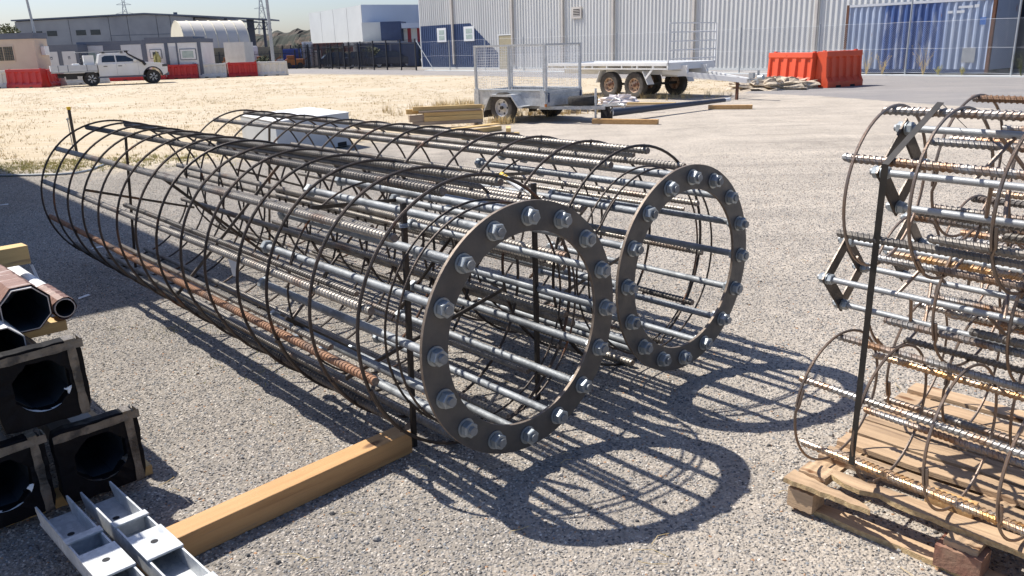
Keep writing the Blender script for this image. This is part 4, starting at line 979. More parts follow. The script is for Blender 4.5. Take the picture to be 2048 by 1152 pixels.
# ------------------------------------------------------------------ dark pole on blocks and things beside it
P0 = Vector((2.12, 17.55, 0)); P1 = Vector((5.66, 20.95, 0)); d_ = P1-P0; L = d_.length
t = thing('dark_pole', 'long dark tapered pole with a square base plate lying on timber blocks', 'pole', P0+Vector((0,0,0.20)), math.atan2(d_.y, d_.x))
mb = MB(); n = 12; vs = []
for x, r_ in ((0.03, 0.085), (L, 0.045)):
    for k in range(n): vs.append((x, r_*math.cos(2*math.pi*k/n), r_*math.sin(2*math.pi*k/n)-(0.0 if x < 1 else 0.03)))
mb.add(vs, [(i, (i+1)%n, n+(i+1)%n, n+i) for i in range(n)]); mb.build('shaft', M['steel_dark'], t, True)
MB().cyl((L-0.25,0,-0.03),(L-0.02,0,-0.03),0.052,12).build('white_sleeve', M['white_paper'], t)
MB().cyl((0.07,0,0),(0.13,0,0),0.10,12).build('white_wrap', M['white_paper'], t)
mb = MB(); mb.b2(0.0, 0.022, -0.16, 0.16, -0.16, 0.16); bp = mb.build('base_plate', M['black'], t, bevel=0.01)
MB().cyl((-0.002,0,0),(-0.001,0,0),0.085,20).build('opening', M['dark'], bp)
for a_ in (-1,1):
    for b_ in (-1,1): MB().cyl((-0.002,a_*.12,b_*.12),(-0.001,a_*.12,b_*.12),0.018,10).build('bolt_slot', M['white_paper'], bp)
plank((1.82,17.45), (3.10,16.85), .12, .10, 0, 'timber block under the base plate of the dark pole', 'timber')
plank((4.95,20.25), (5.95,19.95), .12, .10, 0, 'timber block under the far thin end of the dark pole', 'timber')
plank((2.6,21.3), (4.1,20.9), .14, .09, 0, 'pale board on the ground behind the dark pole, left one', 'timber_g')
plank((3.2,21.9), (4.4,21.5), .16, .10, 0, 'pale board on the ground behind the dark pole, right one', 'timber_y')
mb = MB(); mb.bar((2.3,20.0,0.10),(3.7,19.7,0.10),0.07,0.06); mb.bar((2.35,20.2,0.04),(2.35,19.8,0.04),0.07,0.05); tag(mb.build('steel_offcut', M['iron'], bevel=0.003), 'grey steel section lying between the trailer coupling and the dark pole', 'steel offcut')
def lump(name, c, sx, sy, sz, mt, label, cat, seed, n=16, m_=8, rough=0.25, kind=None):
    rg = random.Random(seed); mb = MB(); vs = []
    for j in range(m_+1):
        ph = (math.pi/2)*j/m_
        for i in range(n):
            th = 2*math.pi*i/n; k = 1+rg.uniform(-rough, rough)
            vs.append((sx*math.cos(th)*math.cos(ph)*k, sy*math.sin(th)*math.cos(ph)*k, sz*math.sin(ph)*k if j else -0.02))
    fs = [(j*n+i, j*n+(i+1)%n, (j+1)*n+(i+1)%n, (j+1)*n+i) for j in range(m_) for i in range(n)]
    mb.add(vs, fs); o = mb.build(name, mt); o.location = c; tag(o, label, cat, kind=kind); return o
lump('plastic_sheet', (3.15, 23.3, 0), 0.55, 0.3, 0.22, M['plastic_sheet'], 'crumpled pale plastic sheet on the ground beside the flatbed trailer wheel', 'plastic sheet', 3)
lump('soil_heap', (1.75, 20.6, 0), 0.9, 0.5, 0.16, M['sandheap'], 'low heap of pale soil behind the drawbar of the cage trailer', 'soil', 5, 24, 6, 0.35, 'stuff')
lump('rubble_heap', (9.0, 27.9, 0), 1.5, 1.1, 0.34, M['sandheap'], 'pale rubble heap in front of the orange barriers', 'rubble', 6, 36, 9, 0.25, 'stuff')

# ------------------------------------------------------------------ water filled barriers
def barrier_mesh(L, H, col):
    mb = MB(); n = 5; st = [(0, 0)]; seg = L/n
    for k in range(n): st += [(seg*(k+0.22), 0), (seg*(k+0.30), 1), (seg*(k+0.70), 1), (seg*(k+0.78), 0)]
    st.append((L, 0)); full = [(0.0, 0.26), (0.16, 0.26), (0.30, 0.19), (0.84, 0.155), (0.86, 0.175), (1.0, 0.165)]
    rec = [(0.0, 0.26), (0.16, 0.26), (0.30, 0.125), (0.80, 0.105), (0.86, 0.175), (1.0, 0.165)]
    vs = []
    for x, r_ in st:
        pr = rec if r_ else full
        vs += [(x, -w_*H, h*H) for h, w_ in pr] + [(x, w_*H, h*H) for h, w_ in pr[::-1]]
    m_ = 12
    fs = [(i*m_+k, i*m_+(k+1)%m_, (i+1)*m_+(k+1)%m_, (i+1)*m_+k) for i in range(len(st)-1) for k in range(m_)]
    fs += [tuple(range(m_))[::-1], tuple(range((len(st)-1)*m_, len(st)*m_))]
    mb.add(vs, fs); return mb
def barrier(a, b, H, mt, label, grp):
    a = Vector((a[0], a[1], 0)); b = Vector((b[0], b[1], 0)); d_ = b-a; L = d_.length
    t = thing('water_barrier', label, 'barrier', a, math.atan2(d_.y, d_.x), grp)
    barrier_mesh(L, H, mt).build('body', mt, t, bevel=0.012)
    for x in (0.06*L, 0.94*L): MB().b2(x-0.05, x+0.05, -0.04, 0.04, H, H+0.035).build('lug', mt, t)
    for x in (0.3*L, 0.7*L): MB().b2(x-0.13, x+0.13, -0.26*H-0.003, -0.2*H, 0.0, 0.07).build('fork_slot', M['dark'], t)
    MB().b2(L*0.4, L*0.44, -0.177*H, -0.170*H, 0.90*H, 0.94*H).build('filler_cap', mt, t)
    return t
GO = 'orange water filled barriers by the blue container'
barrier((9.55, 29.9), (10.33, 27.75), 1.13, M['orange'], 'orange plastic barrier whose foot is buried in the pale rubble, left one', GO)
barrier((10.42, 27.55), (12.0, 28.55), 1.16, M['orange'], 'orange plastic barrier nearest the viewer standing on the asphalt', GO)
barrier((9.75, 30.3), (11.75, 29.9), 1.10, M['orange'], 'orange plastic barrier at the back with a sun bleached top', GO)
GR = 'red and white water filled barriers in a row'
def bpx(xa, ya, xb, yb, H, m_, label):
    a = gnd(xa, ya); b = gnd(xb, yb); barrier((a.x, a.y), (b.x, b.y), H, M[m_], label, GR)
bpx(22, 176, 92, 175, 1.10, 'red', 'red barrier at the far left, in front of the cream cabin')
bpx(94, 174, 127, 169.5, 1.05, 'red', 'short looking red barrier behind the back of the white ute')
bpx(-40, 178, 20, 176, 1.05, 'white_plastic', 'white barrier cut off by the left edge of the photo')
bpx(337, 158.5, 398, 156.5, 1.0, 'red', 'red barrier just in front of the nose of the white ute')
bpx(399, 156.2, 456, 154.5, 1.0, 'white_plastic', 'white barrier between the two red barriers right of the ute')
bpx(458, 154.4, 516, 152.2, 1.02, 'red', 'red barrier between the two white barriers right of the ute')
bpx(518, 152, 575, 150.5, 1.02, 'white_plastic', 'white barrier at the right end of the row, by the lamp pole')
bpx(128, 171, 215, 165, 0.95, 'white_plastic', 'white barrier half hidden under the tray of the ute')
bpx(217, 163, 333, 159, 0.5, 'red', 'low red barrier seen underneath the white ute')

# ------------------------------------------------------------------ white ute
U0 = gnd(187, 172); U1 = U0 + 3.466*Vector((0.866, 0.5, 0)); ud = (U1-U0); us = ud.length/3.4; ua = math.atan2(ud.y, ud.x)
ute = thing('utility_truck', 'white dual cab ute with a dropside tray, ladder rack and black snorkel', 'ute', U0, ua); ute.scale = (us, us, us)
W2 = 0.90
def side_prism(mb, poly, y0, y1): mb.prism([(x, y0, z) for x, z in poly], (0, y1-y0, 0))
arch = [(3.4+0.53*math.cos(R(a_)), 0.44+0.53*math.sin(R(a_))) for a_ in range(180, -1, -15)]
mb = MB()   # lower body with wheel arch
body = [(0.42,0.52),(2.82,0.52)] + arch + [(4.02,0.50),(4.25,0.62),(4.28,0.95),(4.12,1.14),(3.95,1.20),(2.95,1.30),(2.5,1.27),(0.42,1.24)]
side_prism(mb, body, 0.0, 2*W2)
o = mb.build('body', M['white_gloss'], ute, bevel=0.03)
mb = MB(); vs = []   # greenhouse, tapering inwards
low = [(0.42,1.245),(2.98,1.295)]; up_ = [(0.62,1.80),(1.2,1.86),(1.95,1.83)]
def ring_(ins):
    return None
prof = [(0.42,1.22,0.02),(0.58,1.80,0.14),(0.85,1.86,0.16),(1.85,1.85,0.16),(2.05,1.80,0.15),(2.98,1.26,0.03)]
vs = [(x, i_, z) for x, z, i_ in prof] + [(x, 2*W2-i_, z) for x, z, i_ in prof]; n = len(prof)
fs = [(i, i+1, n+i+1, n+i) for i in range(n-1)] + [tuple(range(n))[::-1], tuple(range(n, 2*n))] + [(0, n, 2*n-1, n-1)]
mb.add(vs, fs); mb.build('cab_roof', M['white_gloss'], ute, bevel=0.03)
def yside(z): return 0.02+0.12*(z-1.22)/0.58
mb = MB()
for win in ([(0.66,1.33),(0.70,1.62),(0.86,1.70),(1.38,1.71),(1.40,1.33)], [(1.47,1.33),(1.46,1.71),(2.0,1.68),(2.60,1.34)]):
    o_ = MB(); o_.add([(x, yside(z)-0.008, z) for x, z in win] + [(x, yside(z)+0.02, z) for x, z in win], [tuple(range(len(win)))[::-1]] + [(i, (i+1)%len(win), len(win)+(i+1)%len(win), len(win)+i) for i in range(len(win))])
    o_.build('side_window', M['glass'], ute)
mb = MB(); mb.add([(2.10,0.22,1.765),(2.90,0.12,1.325),(2.90,2*W2-0.12,1.325),(2.10,2*W2-0.22,1.765)], [(0,1,2,3)]); o_ = mb.build('windscreen', M['glass'], ute); o_.location = (0.012,0,0.012)
for x in (1.42, 2.62): MB().b2(x, x+0.008, -0.003, 0.001, 0.58, 1.26).build('door_seam', M['slate'], ute)
for x in (0.72, 1.52): MB().b2(x, x+0.20, -0.025, -0.001, 1.08, 1.12).build('door_handle', M['black'], ute)
MB().b2(0.35, 2.95, -0.03, 0.12, 0.43, 0.515).build('side_step', M['slate'], ute)
mb = MB(); mb.tube([(3.4+0.55*math.cos(R(a_)), 0.01, 0.44+0.55*math.sin(R(a_))) for a_ in range(180, -1, -15)], 0.035, 6); mb.build('wheel_flare', M['black'], ute)
MB().b2(3.95, 4.33, 0.05, 1.75, 0.46, 0.66).build('bumper', M['slate'], ute, bevel=0.03)
MB().b2(3.98, 4.30, -0.012, 0.25, 0.98, 1.13).build('headlight', M['glass'], ute, bevel=0.02)
MB().b2(3.98, 4.30, 1.55, 1.81, 0.98, 1.13).build('headlight', M['glass'], ute, bevel=0.02)
MB().b2(4.2, 4.295, 0.3, 1.5, 0.72, 1.02).build('grille', M['black'], ute)
MB().b2(2.38, 2.55, -0.20, -0.02, 1.33, 1.45).build('door_mirror', M['white_gloss'], ute, bevel=0.02)
mb = MB(); mb.tube([(3.02,-0.04,1.12),(2.92,-0.06,1.30),(2.62,-0.03,1.48),(2.15,0.06,1.78),(2.05,0.06,1.92)], [0.085,0.085,0.05,0.045,0.045], 8); mb.cyl((1.96,0.06,1.93),(2.16,0.06,1.93),0.055,8); mb.build('snorkel', M['black'], ute, True)
for x in (0.0, 3.4):
    for s, y in ((-1, 0.12), (1, 2*W2-0.12)): wheel_parts(ute, (x, y, 0.41), 0.41, 0.26, 0.25, M['rubber'], M['black'], s, spokes=6, lug='black', alloy=True)
mb = MB(); mb.b2(-1.75, 0.5, 0.45, 0.55, 0.58, 0.74); mb.b2(-1.75, 0.5, 1.25, 1.35, 0.58, 0.74); tag(mb.build('chassis_rails', M['black'], ute), kind='stuff')
MB().b2(-1.75, -1.45, 0.1, 1.7, 0.52, 0.60).build('tow_bar', M['black'], ute)
MB().b2(-1.35, -0.75, 0.2, 0.5, 0.42, 0.75).build('under_box', M['black'], ute)
MB().b2(-2.05, 0.34, -0.03, 2*W2+0.03, 0.80, 0.90).build('tray_floor', M['iron'], ute)
for nm, a_ in (('tray_side', (-2.05,0.34,-0.05,-0.02)), ('tray_side', (-2.05,0.34,2*W2+0.02,2*W2+0.05)), ('tray_tail', (-2.08,-2.05,-0.05,2*W2+0.05)), ('tray_front', (0.34,0.37,-0.05,2*W2+0.05))):
    MB().b2(*a_, 0.905, 1.22).build(nm, M['panel'], ute)
for x in (-1.7, -1.2, -0.2): MB().b2(x, x+0.03, -0.065, -0.051, 0.85, 1.23).build('tray_clip', M['slate'], ute)
MB().b2(-0.25, 0.28, 0.3, 1.5, 0.91, 1.75).build('tool_box', M['white'], ute, bevel=0.02)
mb = MB(); mb.bar((-0.62, 0.1, 1.93), (2.25, 0.1, 1.98), 0.05, 0.04); mb.bar((-0.62, 1.7, 1.93), (2.25, 1.7, 1.98), 0.05, 0.04); mb.bar((-0.62,0.1,1.95),(-0.62,1.7,1.95),0.04,0.04); mb.bar((2.25,0.1,2.0),(2.25,1.7,2.0),0.04,0.04); tag(mb.build('ladder_rack', M['iron'], ute), kind='stuff')
for x in (0.75, 1.75): MB().b2(x, x+0.14, 0.05, 1.75, 1.865, 1.93).build('roof_bar', M['black'], ute)
mb = MB()
for y in (0.2, 1.6): mb.bar((-0.35,y,0.92),(-0.35,y,1.92),0.04,0.04)
mb.bar((-0.35,0.2,1.6),(-0.35,1.6,1.6),0.04,0.04); tag(mb.build('rack_frame', M['black'], ute), kind='stuff')
MB().b2(-0.9, -0.5, 0.6, 1.1, 0.91, 1.30).build('tray_load', M['white_paper'], ute, bevel=0.05)

# ------------------------------------------------------------------ corrugated warehouse
WP = Vector((-6.9, 70.2, 0)); WU = Vector((20.0, -25.4, 0)).normalized(); WN = Vector((WU.y*-1, WU.x, 0))  # WN points away from the camera
WA = math.atan2(WU.y, WU.x)
M['wall_cream'] = mat('cream_corrugated_steel', (0.68,0.675,0.645), 0.55, 0.0, (0.60,0.60,0.575), 0.5, (0.36,0.34,0.31), 0.7, (0.66,0.80), stretch=(2.0,1,0.25))
M['wall_navy'] = mat('navy_corrugated_steel', (0.04,0.07,0.16), 0.5, 0.0, (0.05,0.085,0.185), 0.7, stretch=(2.0,1,0.25))
M['downpipe'] = mat('cream_downpipe', (0.60,0.56,0.50), 0.55, 0, (0.50,0.46,0.42), 1.5)
wh = thing('warehouse', 'long corrugated steel warehouse, pale grey with a navy painted corner', 'building', WP, WA)
def navy_top(s_):
    if s_ < 6.95: return 3.36
    return max(0.0, 3.36-(s_-6.95)*0.645)
def corr_sheet(name, s0, s1, zt, parent, mats, split=None, pitch=0.29, dep=0.05, zb=0.12):
    mb = MB(); prof = [(0,0),(0.34,0),(0.46,1),(0.72,1),(0.84,0)]; cols = []
    n = int(round((s1-s0)/pitch)); pitch = (s1-s0)/n
    for k in range(n):
        for f, d_ in prof: cols.append((s0+(k+f)*pitch, -dep*d_))
    cols.append((s0+n*pitch, 0)); vs = []; fs = []; mi = []
    for x, y in cols:
        h = min(max(split(x), zb) if split else zb, zt); vs += [(x, y, zb), (x, y, h), (x, y, zt)]
    for i in range(len(cols)-1):
        a_, b_ = i*3, (i+1)*3
        if split and (vs[a_+1][2] > zb or vs[b_+1][2] > zb): fs.append((a_, b_, b_+1, a_+1)); mi.append(1)
        fs.append((a_+1, b_+1, b_+2, a_+2)); mi.append(0)
    mb.v = vs; mb.f = fs; mb.m = mi
    return mb.build(name, mats, parent)
# wall sheets joined at the downpipes; each bay is a part
bays = [0.0, 4.75, 12.2, 17.55, 22.2, 28.5, 36.1, 43.9]
for a_, b_ in zip(bays[:-1], bays[1:]):
    corr_sheet('wall_bay', a_, b_, 9.0, wh, [M['wall_cream'], M['wall_navy']], navy_top if a_ < 12 else None)
MB().b2(0.0, 44.0, 0.03, 24, 0.0, 8.9).build('core', M['steel_dark'], wh)
MB().b2(-0.1, 44.1, -0.4, 24.5, 9.0, 9.15).build('roof', M['panel'], wh)
MB().b2(-0.02, 43.95, -0.06, 0.02, 0.0, 0.119).build('plinth', M['concrete_l'], wh)
MB().b2(-0.10, 0.0, -0.05, 0.12, 0.0, 9.0).build('corner_flashing', M['white'], wh)
for x in bays[1:-1]: MB().b2(x-0.07, x+0.08, -0.19, -0.055, 0.35, 8.9).build('downpipe', M['downpipe'], wh)
for x0, x1 in ((2.50, 3.78), (6.2, 7.55)):
    f = MB().b2(x0, x1, -0.10, -0.052, 2.05, 3.12).build('window', M['white'], wh, bevel=0.01)
    for za, zb_ in ((2.22, 2.54), (2.62, 2.96)): MB().b2(x0+0.30, x1-0.24, -0.11, -0.1005, za, zb_).build('pane', M['glass_pale'], f)
f = MB().b2(10.55, 12.02, -0.08, -0.052, 0.02, 2.36).build('door', mat('ochre_door', (0.42,0.36,0.22), 0.7, 0, (0.36,0.31,0.20), 2), wh)
MB().b2(10.50, 12.08, -0.10, -0.0805, 2.36, 2.44).build('door_head', M['white'], wh)
MB().b2(10.49, 10.56, -0.10, -0.0805, 0.02, 2.36).build('door_jamb', M['white'], wh)
v = MB().b2(18.45, 19.35, -0.13, -0.052, 3.20, 3.92).build('wall_vent', M['downpipe'], wh)
MB().b2(18.60, 19.22, -0.134, -0.1305, 3.36, 3.78).build('vent_opening', M['dark'], v)
for k in range(4): MB().b2(18.60, 19.22, -0.145, -0.1345, 3.38+0.10*k, 3.42+0.10*k).build('vent_slat', M['downpipe'], v)
# open bay at the right end
sh = thing('open_bay', 'dark open bay with a mottled grey sheet beside the blue container', 'building', WP+WU*44.15+WN*0.0, WA)
MB().b2(-0.2, 0.6, -0.06, 0.0, 0.0, 8.6).build('grey_sheet', mat('mottled_grey_sheet', (0.22,0.23,0.25), 0.8, 0, (0.36,0.37,0.38), 1.1, (0.14,0.15,0.17), 1.8, (0.5,0.6)), sh)
MB().b2(0.0, 8.0, 3.0, 3.1, 0.0, 8.6).build('back_wall', M['steel_dark'], sh)
MB().b2(8.0, 8.2, -0.5, 3.1, 0.0, 8.6).build('side_wall', M['steel_dark'], sh)
MB().b2(0.0, 8.2, -1.0, 3.1, 8.6, 8.8).build('roof', M['steel_dark'], sh)
for k, z in enumerate((0.9, 1.6, 2.3, 3.0)): MB().b2(1.3, 7.8, 2.6, 2.75, z, z+0.07).build('shelf_beam', M['slate'], sh)
for x in (1.2, 3.4, 5.6): MB().b2(x, x+0.1, 2.5, 2.6, 0, 4.0).build('rack_post', M['slate'], sh)

# ------------------------------------------------------------------ shipping container
CPos = Vector((15.12, 37.53, 0)); CU = Vector((3.82, -4.84, 0)).normalized(); CA = math.atan2(CU.y, CU.x)
ct_ = thing('shipping_container', 'faded blue shipping container with rusty corner posts behind the wire fence', 'container', CPos+Vector((0,0,0.05)), CA)
cm = bpy.data.materials.new('faded_blue_container'); cm.use_nodes = True; n_ = cm.node_tree; b_ = n_.nodes['Principled BSDF']; b_.inputs['Roughness'].default_value = 0.55
tc = n_.nodes.new('ShaderNodeTexCoord'); sx = n_.nodes.new('ShaderNodeSeparateXYZ'); n_.links.new(tc.outputs['Object'], sx.inputs[0])
mp = n_.nodes.new('ShaderNodeMapping'); mp.inputs['Scale'].default_value = (2.2, 1, 0.35); n_.links.new(tc.outputs['Object'], mp.inputs[0])
nz = n_.nodes.new('ShaderNodeTexNoise'); nz.inputs['Scale'].default_value = 1.6; nz.inputs['Detail'].default_value = 7; nz.inputs['Roughness'].default_value = 0.65; n_.links.new(mp.outputs[0], nz.inputs['Vector'])
cr = n_.nodes.new('ShaderNodeValToRGB'); e = cr.color_ramp.elements; e[0].position = 0.0; e[0].color = (0.30,0.36,0.48,1); e[1].position = 1.0; e[1].color = (0.27,0.33,0.45,1)
for p_, c_ in ((0.24,(0.30,0.36,0.48)), (0.29,(0.05,0.10,0.27)), (0.56,(0.045,0.09,0.25)), (0.66,(0.12,0.18,0.36)), (0.72,(0.30,0.36,0.48))): e.new(p_).color = (*c_, 1)
ad = n_.nodes.new('ShaderNodeMath'); ad.operation = 'MULTIPLY_ADD'; ad.inputs[1].default_value = 1/6.2; n_.links.new(sx.outputs[0], ad.inputs[0])
nm = n_.nodes.new('ShaderNodeMath'); nm.operation = 'MULTIPLY_ADD'; nm.inputs[1].default_value = 0.10; nm.inputs[2].default_value = -0.05; n_.links.new(nz.outputs['Fac'], nm.inputs[0]); n_.links.new(nm.outputs[0], ad.inputs[2])
n_.links.new(ad.outputs[0], cr.inputs[0])
mx = n_.nodes.new('ShaderNodeMix'); mx.data_type = 'RGBA'; r1 = n_.nodes.new('ShaderNodeMapRange'); r1.inputs[1].default_value = 0.52; r1.inputs[2].default_value = 0.70; r1.inputs[4].default_value = 0.75
n_.links.new(nz.outputs['Fac'], r1.inputs[0]); n_.links.new(r1.outputs[0], mx.inputs[0]); n_.links.new(cr.outputs[0], mx.inputs[6]); mx.inputs[7].default_value = (0.52,0.55,0.60,1)
n2 = n_.nodes.new('ShaderNodeTexNoise'); n2.inputs['Scale'].default_value = 3.0; n2.inputs['Detail'].default_value = 8; n_.links.new(mp.outputs[0], n2.inputs['Vector'])
r2 = n_.nodes.new('ShaderNodeMapRange'); r2.inputs[1].default_value = 0.66; r2.inputs[2].default_value = 0.72; n_.links.new(n2.outputs['Fac'], r2.inputs[0])
m2 = n_.nodes.new('ShaderNodeMix'); m2.data_type = 'RGBA'; n_.links.new(r2.outputs[0], m2.inputs[0]); n_.links.new(mx.outputs[2], m2.inputs[6]); m2.inputs[7].default_value = (0.22,0.12,0.08,1)
n_.links.new(m2.outputs[2], b_.inputs['Base Color'])
CL, CH = 6.15, 2.86
mb = MB(); prof = [(0,0),(0.25,0),(0.50,1),(0.75,1)]; cols = []; n = 21; pt_ = (CL-0.24)/n
for k in range(n):
    for f, d_ in prof: cols.append((0.12+(k+f)*pt_, 0.002+0.05*d_))
cols.append((CL-0.12, 0.002)); vs = []
for x, y in cols: vs += [(x, y, 0.16), (x, y, CH-0.10)]
mb.add(vs, [(2*i, 2*i+2, 2*i+3, 2*i+1) for i in range(len(cols)-1)]); mb.build('corrugated_side', cm, ct_)
MB().b2(0.05, CL-0.05, 0.06, 2.38, 0.14, CH-0.02).build('box_core', cm, ct_)
for x in (0.0, CL-0.12):
    for y in (-0.01, 2.32): MB().b2(x, x+0.12, y, y+0.13, 0.0, CH).build('corner_post', M['rust'], ct_)
MB().b2(0.12, CL-0.12, -0.008, 0.05, 0.0, 0.159).build('bottom_rail', M['navy'], ct_)
MB().b2(0.12, CL-0.12, -0.006, 0.04, CH-0.099, CH).build('top_rail', M['panel'], ct_)
for x, w_, z, h_ in ((4.35,0.20,2.32,0.10), (4.70,0.30,2.32,0.10), (4.75,0.55,2.50,0.09), (5.35,0.18,2.50,0.12)): MB().b2(x, x+w_, -0.0005, 0.0015, z, z+h_).build('faded_marking', M['panel'], ct_)
MB().b2(5.62, 5.85, -0.0008, 0.0015, 1.85, 2.12).build('blue_sticker', mat('blue_sticker', (0.05,0.14,0.40), 0.5), ct_)
MB().b2(5.10, 5.60, -0.0009, 0.0015, 0.42, 0.98).build('grey_patch', M['iron'], ct_)

# ------------------------------------------------------------------ chain wire fence
FP = Vector((-6.8, 64.4, 0)); FU = (Vector((16.27, 33.97, 0))-FP).normalized(); FAng = math.atan2(FU.y, FU.x)
cf = thing('chain_wire_fence', 'galvanised chain wire fence with tall posts along the warehouse', 'fence', FP, FAng)
ss = [4.6, 9.0, 13.2, 17.4, 21.6, 25.8, 30.0, 34.2, 38.2, 42.2, 46.2, 50.2]
for i, s_ in enumerate(ss):
    MB().cyl((s_, 0, 0), (s_, 0, 2.95 if s_ > 36 else 2.15), 0.036, 10).build('post', M['iron'], cf, True)
for z in (2.08, 1.06, 0.12):
    mb = MB(); mb.tube([(0.8+49.5*i/60, 0.04, z-0.012*math.sin(i*1.9)) for i in range(61)], 0.006, 4); mb.build('line_wire', M['mesh_wire'], cf)
mb = MB(); mb.cyl((0.1,0,2.2),(2.4,0.0,0.05),0.03,8); mb.build('diagonal_brace', M['iron'], cf)
mb = MB(); H = 2.0; step = 0.085
def dia(s0, s1, r_):
    n = int((s1-s0)/step)
    for k in range(-int(H/step), n):
        for sg in (1, -1):
            a_ = s0+k*step; 
            if sg > 0: p, q = (a_, 0.10), (a_+H, 0.10+H)
            else: p, q = (a_+H, 0.10), (a_, 0.10+H)
            # clip in s
            def cl(p, q):
                (x0, z0), (x1, z1) = p, q
                if x0 > x1: x0, z0, x1, z1 = x1, z1, x0, z0
                if x1 <= s0 or x0 >= s1: return None
                if x0 < s0: z0 += (z1-z0)*(s0-x0)/(x1-x0); x0 = s0
                if x1 > s1: z1 = z0+(z1-z0)*(s1-x0)/(x1-x0); x1 = s1
                return (x0, z0), (x1, z1)
            c_ = cl(p, q)
            if c_: mb.cyl((c_[0][0], 0.045, c_[0][1]), (c_[1][0], 0.045, c_[1][1]), r_, 3, caps=False)
dia(30.0, 50.0, 0.0032)
step = 0.17; dia(2.0, 30.0, 0.0022)
tag(mb.build('wire_mesh', M['fence_wire'], cf), kind='stuff')
mb = MB(); N = 60; vs = []
tag(MB().b2(1.5, 52, -0.25, 0.25, -0.01, 0.05).build('fence_kerb', M['concrete_l'], None), kind='structure').matrix_world = Matrix.Translation(FP) @ Matrix.Rotation(FAng, 4, 'Z')

# ------------------------------------------------------------------ black palisade fence and sliding gate
def palisade(name, a, b, H, label, cat, spacing=0.13, post=2.7, off=0.0, pw=0.05, z0=0.05, ends=True):
    a = Vector((a[0], a[1], 0)); b = Vector((b[0], b[1], 0)); d_ = b-a; L = d_.length
    t = thing(name, label, cat, a, math.atan2(d_.y, d_.x))
    n = max(1, round(L/post))
    for k in range(n+1): MB().b2(L*k/n-0.045, L*k/n+0.045, -0.045, 0.045, 0, H+0.10).build('post', M['fence_b'], t)
    for z in (0.22, H-0.25): MB().b2(0, L, 0.046, 0.075, z, z+0.045).build('rail', M['fence_b'], t)
    mb = MB(); x = spacing/2
    while x < L: 
        mb.b2(x-pw/4, x+pw/4, 0.076, 0.095, z0, H); mb.prism([(x-pw/4,0.076,H),(x+pw/4,0.076,H),(x,0.076,H+0.09)], (0,0.019,0)); x += spacing
    tag(mb.build('pickets', M['fence_b'], t), kind='stuff'); return t
palisade('palisade_fence', (-25.3, 92.9), (-6.85, 64.45), 2.25, 'black steel palisade fence with spiked pickets running to the warehouse corner', 'fence', 0.17)
palisade('sliding_gate', (-19.6, 83.6), (-11.0, 70.3), 2.15, 'black sliding gate standing just behind the palisade fence', 'gate', 0.19, 3.0)
palisade('palisade_fence', (-36.0, 84.0), (-18.5, 84.3), 1.75, 'black picket fence behind the barriers between the white cabins and the lamp pole', 'fence', 0.14, 2.6)

# ------------------------------------------------------------------ cabins
def cabin(a, b, H, dep, label, wallm, roofm, over=0.1, name='site_cabin', roof_h=0.28):
    a = Vector((a[0], a[1], 0)); b = Vector((b[0], b[1], 0)); d_ = b-a; L = d_.length
    t = thing(name, label, 'cabin', a, math.atan2(d_.y, d_.x))
    MB().b2(0, L, 0, dep, 0.12, H-roof_h).build('walls', wallm, t)
    MB().b2(-over, L+over, -over, dep+over, H-roof_h+0.001, H).build('roof_edge', roofm, t)
    MB().b2(0.1, L-0.1, 0.1, dep-0.1, 0.0, 0.119).build('skids', M['dark'], t)
    return t, L
t, L = cabin((-35.8, 54.6), (-29.95, 54.0), 3.28, 1.3, 'cream site cabin with a dark roof edge and a barred window at the far left', M['cream'], M['slate'], 0.05, roof_h=0.36)
xw0 = L-2.9; f = MB().b2(xw0, xw0+1.45, -0.05, -0.001, 1.55, 2.55).build('window', M['cream'], t)
for k in (0, 1): MB().b2(xw0+0.06+0.7*k, xw0+0.70+0.7*k, -0.056, -0.0505, 1.62, 2.48).build('pane', M['glass'], f)
mb = MB()
for k in range(9): mb.b2(xw0+0.1+0.15*k, xw0+0.112+0.15*k, -0.064, -0.057, 1.62, 2.48)
for k in range(9): mb.b2(xw0+0.06, xw0+1.4, -0.070, -0.065, 1.62+0.1*k, 1.632+0.1*k)
tag(mb.build('window_grille', M['tan'], t), kind='stuff')
MB().b2(L+0.02, L+0.30, 0.5, 0.95, 1.9, 2.45).build('air_conditioner', M['white'], t, bevel=0.02)
t, L = cabin((-33.9, 62.0), (-31.4, 62.2), 2.62, 2.4, 'small toilet cabin with two pale doors and dark blue trim', M['slate'], M['slate'], 0.0)
for k in (0, 1):
    d_ = MB().b2(0.12+1.25*k, 1.05+1.25*k, -0.04, -0.001, 0.15, 2.15).build('door', M['panel'], t)
    MB().b2(0.50+1.25*k, 0.66+1.25*k, -0.047, -0.0405, 1.60, 1.80).build('door_sign', M['slate'], d_)
    MB().b2(0.54+1.25*k, 0.62+1.25*k, -0.049, -0.0475, 1.65, 1.70).build('sign_mark', M['white'], d_)
t, L = cabin((-32.3, 64.0), (-27.3, 64.2), 2.80, 3.0, 'grey and white site cabin with dark corner trims behind the ute', M['panel'], M['slate'], 0.02)
for x in (0.0, 1.9, L-0.28): MB().b2(x, x+(0.28 if x != 1.9 else 1.3), -0.03, -0.001, 0.12, 2.515).build('corner_trim', M['slate'], t)
MB().b2(0.45, 1.25, -0.04, -0.001, 1.2, 2.0).build('window', M['glass_pale'], t)
t2 = thing('open_cabin_door', 'white door leaf standing open at the left end of the grey cabin', 'door', (-32.5, 63.3, 0), R(70)); MB().b2(0, 0.9, 0, 0.05, 0.15, 2.35).build('leaf', M['white'], t2); MB().b2(0.3, 0.6, -0.01, -0.001, 1.3, 1.9).build('pane', M['glass_pale'], t2)
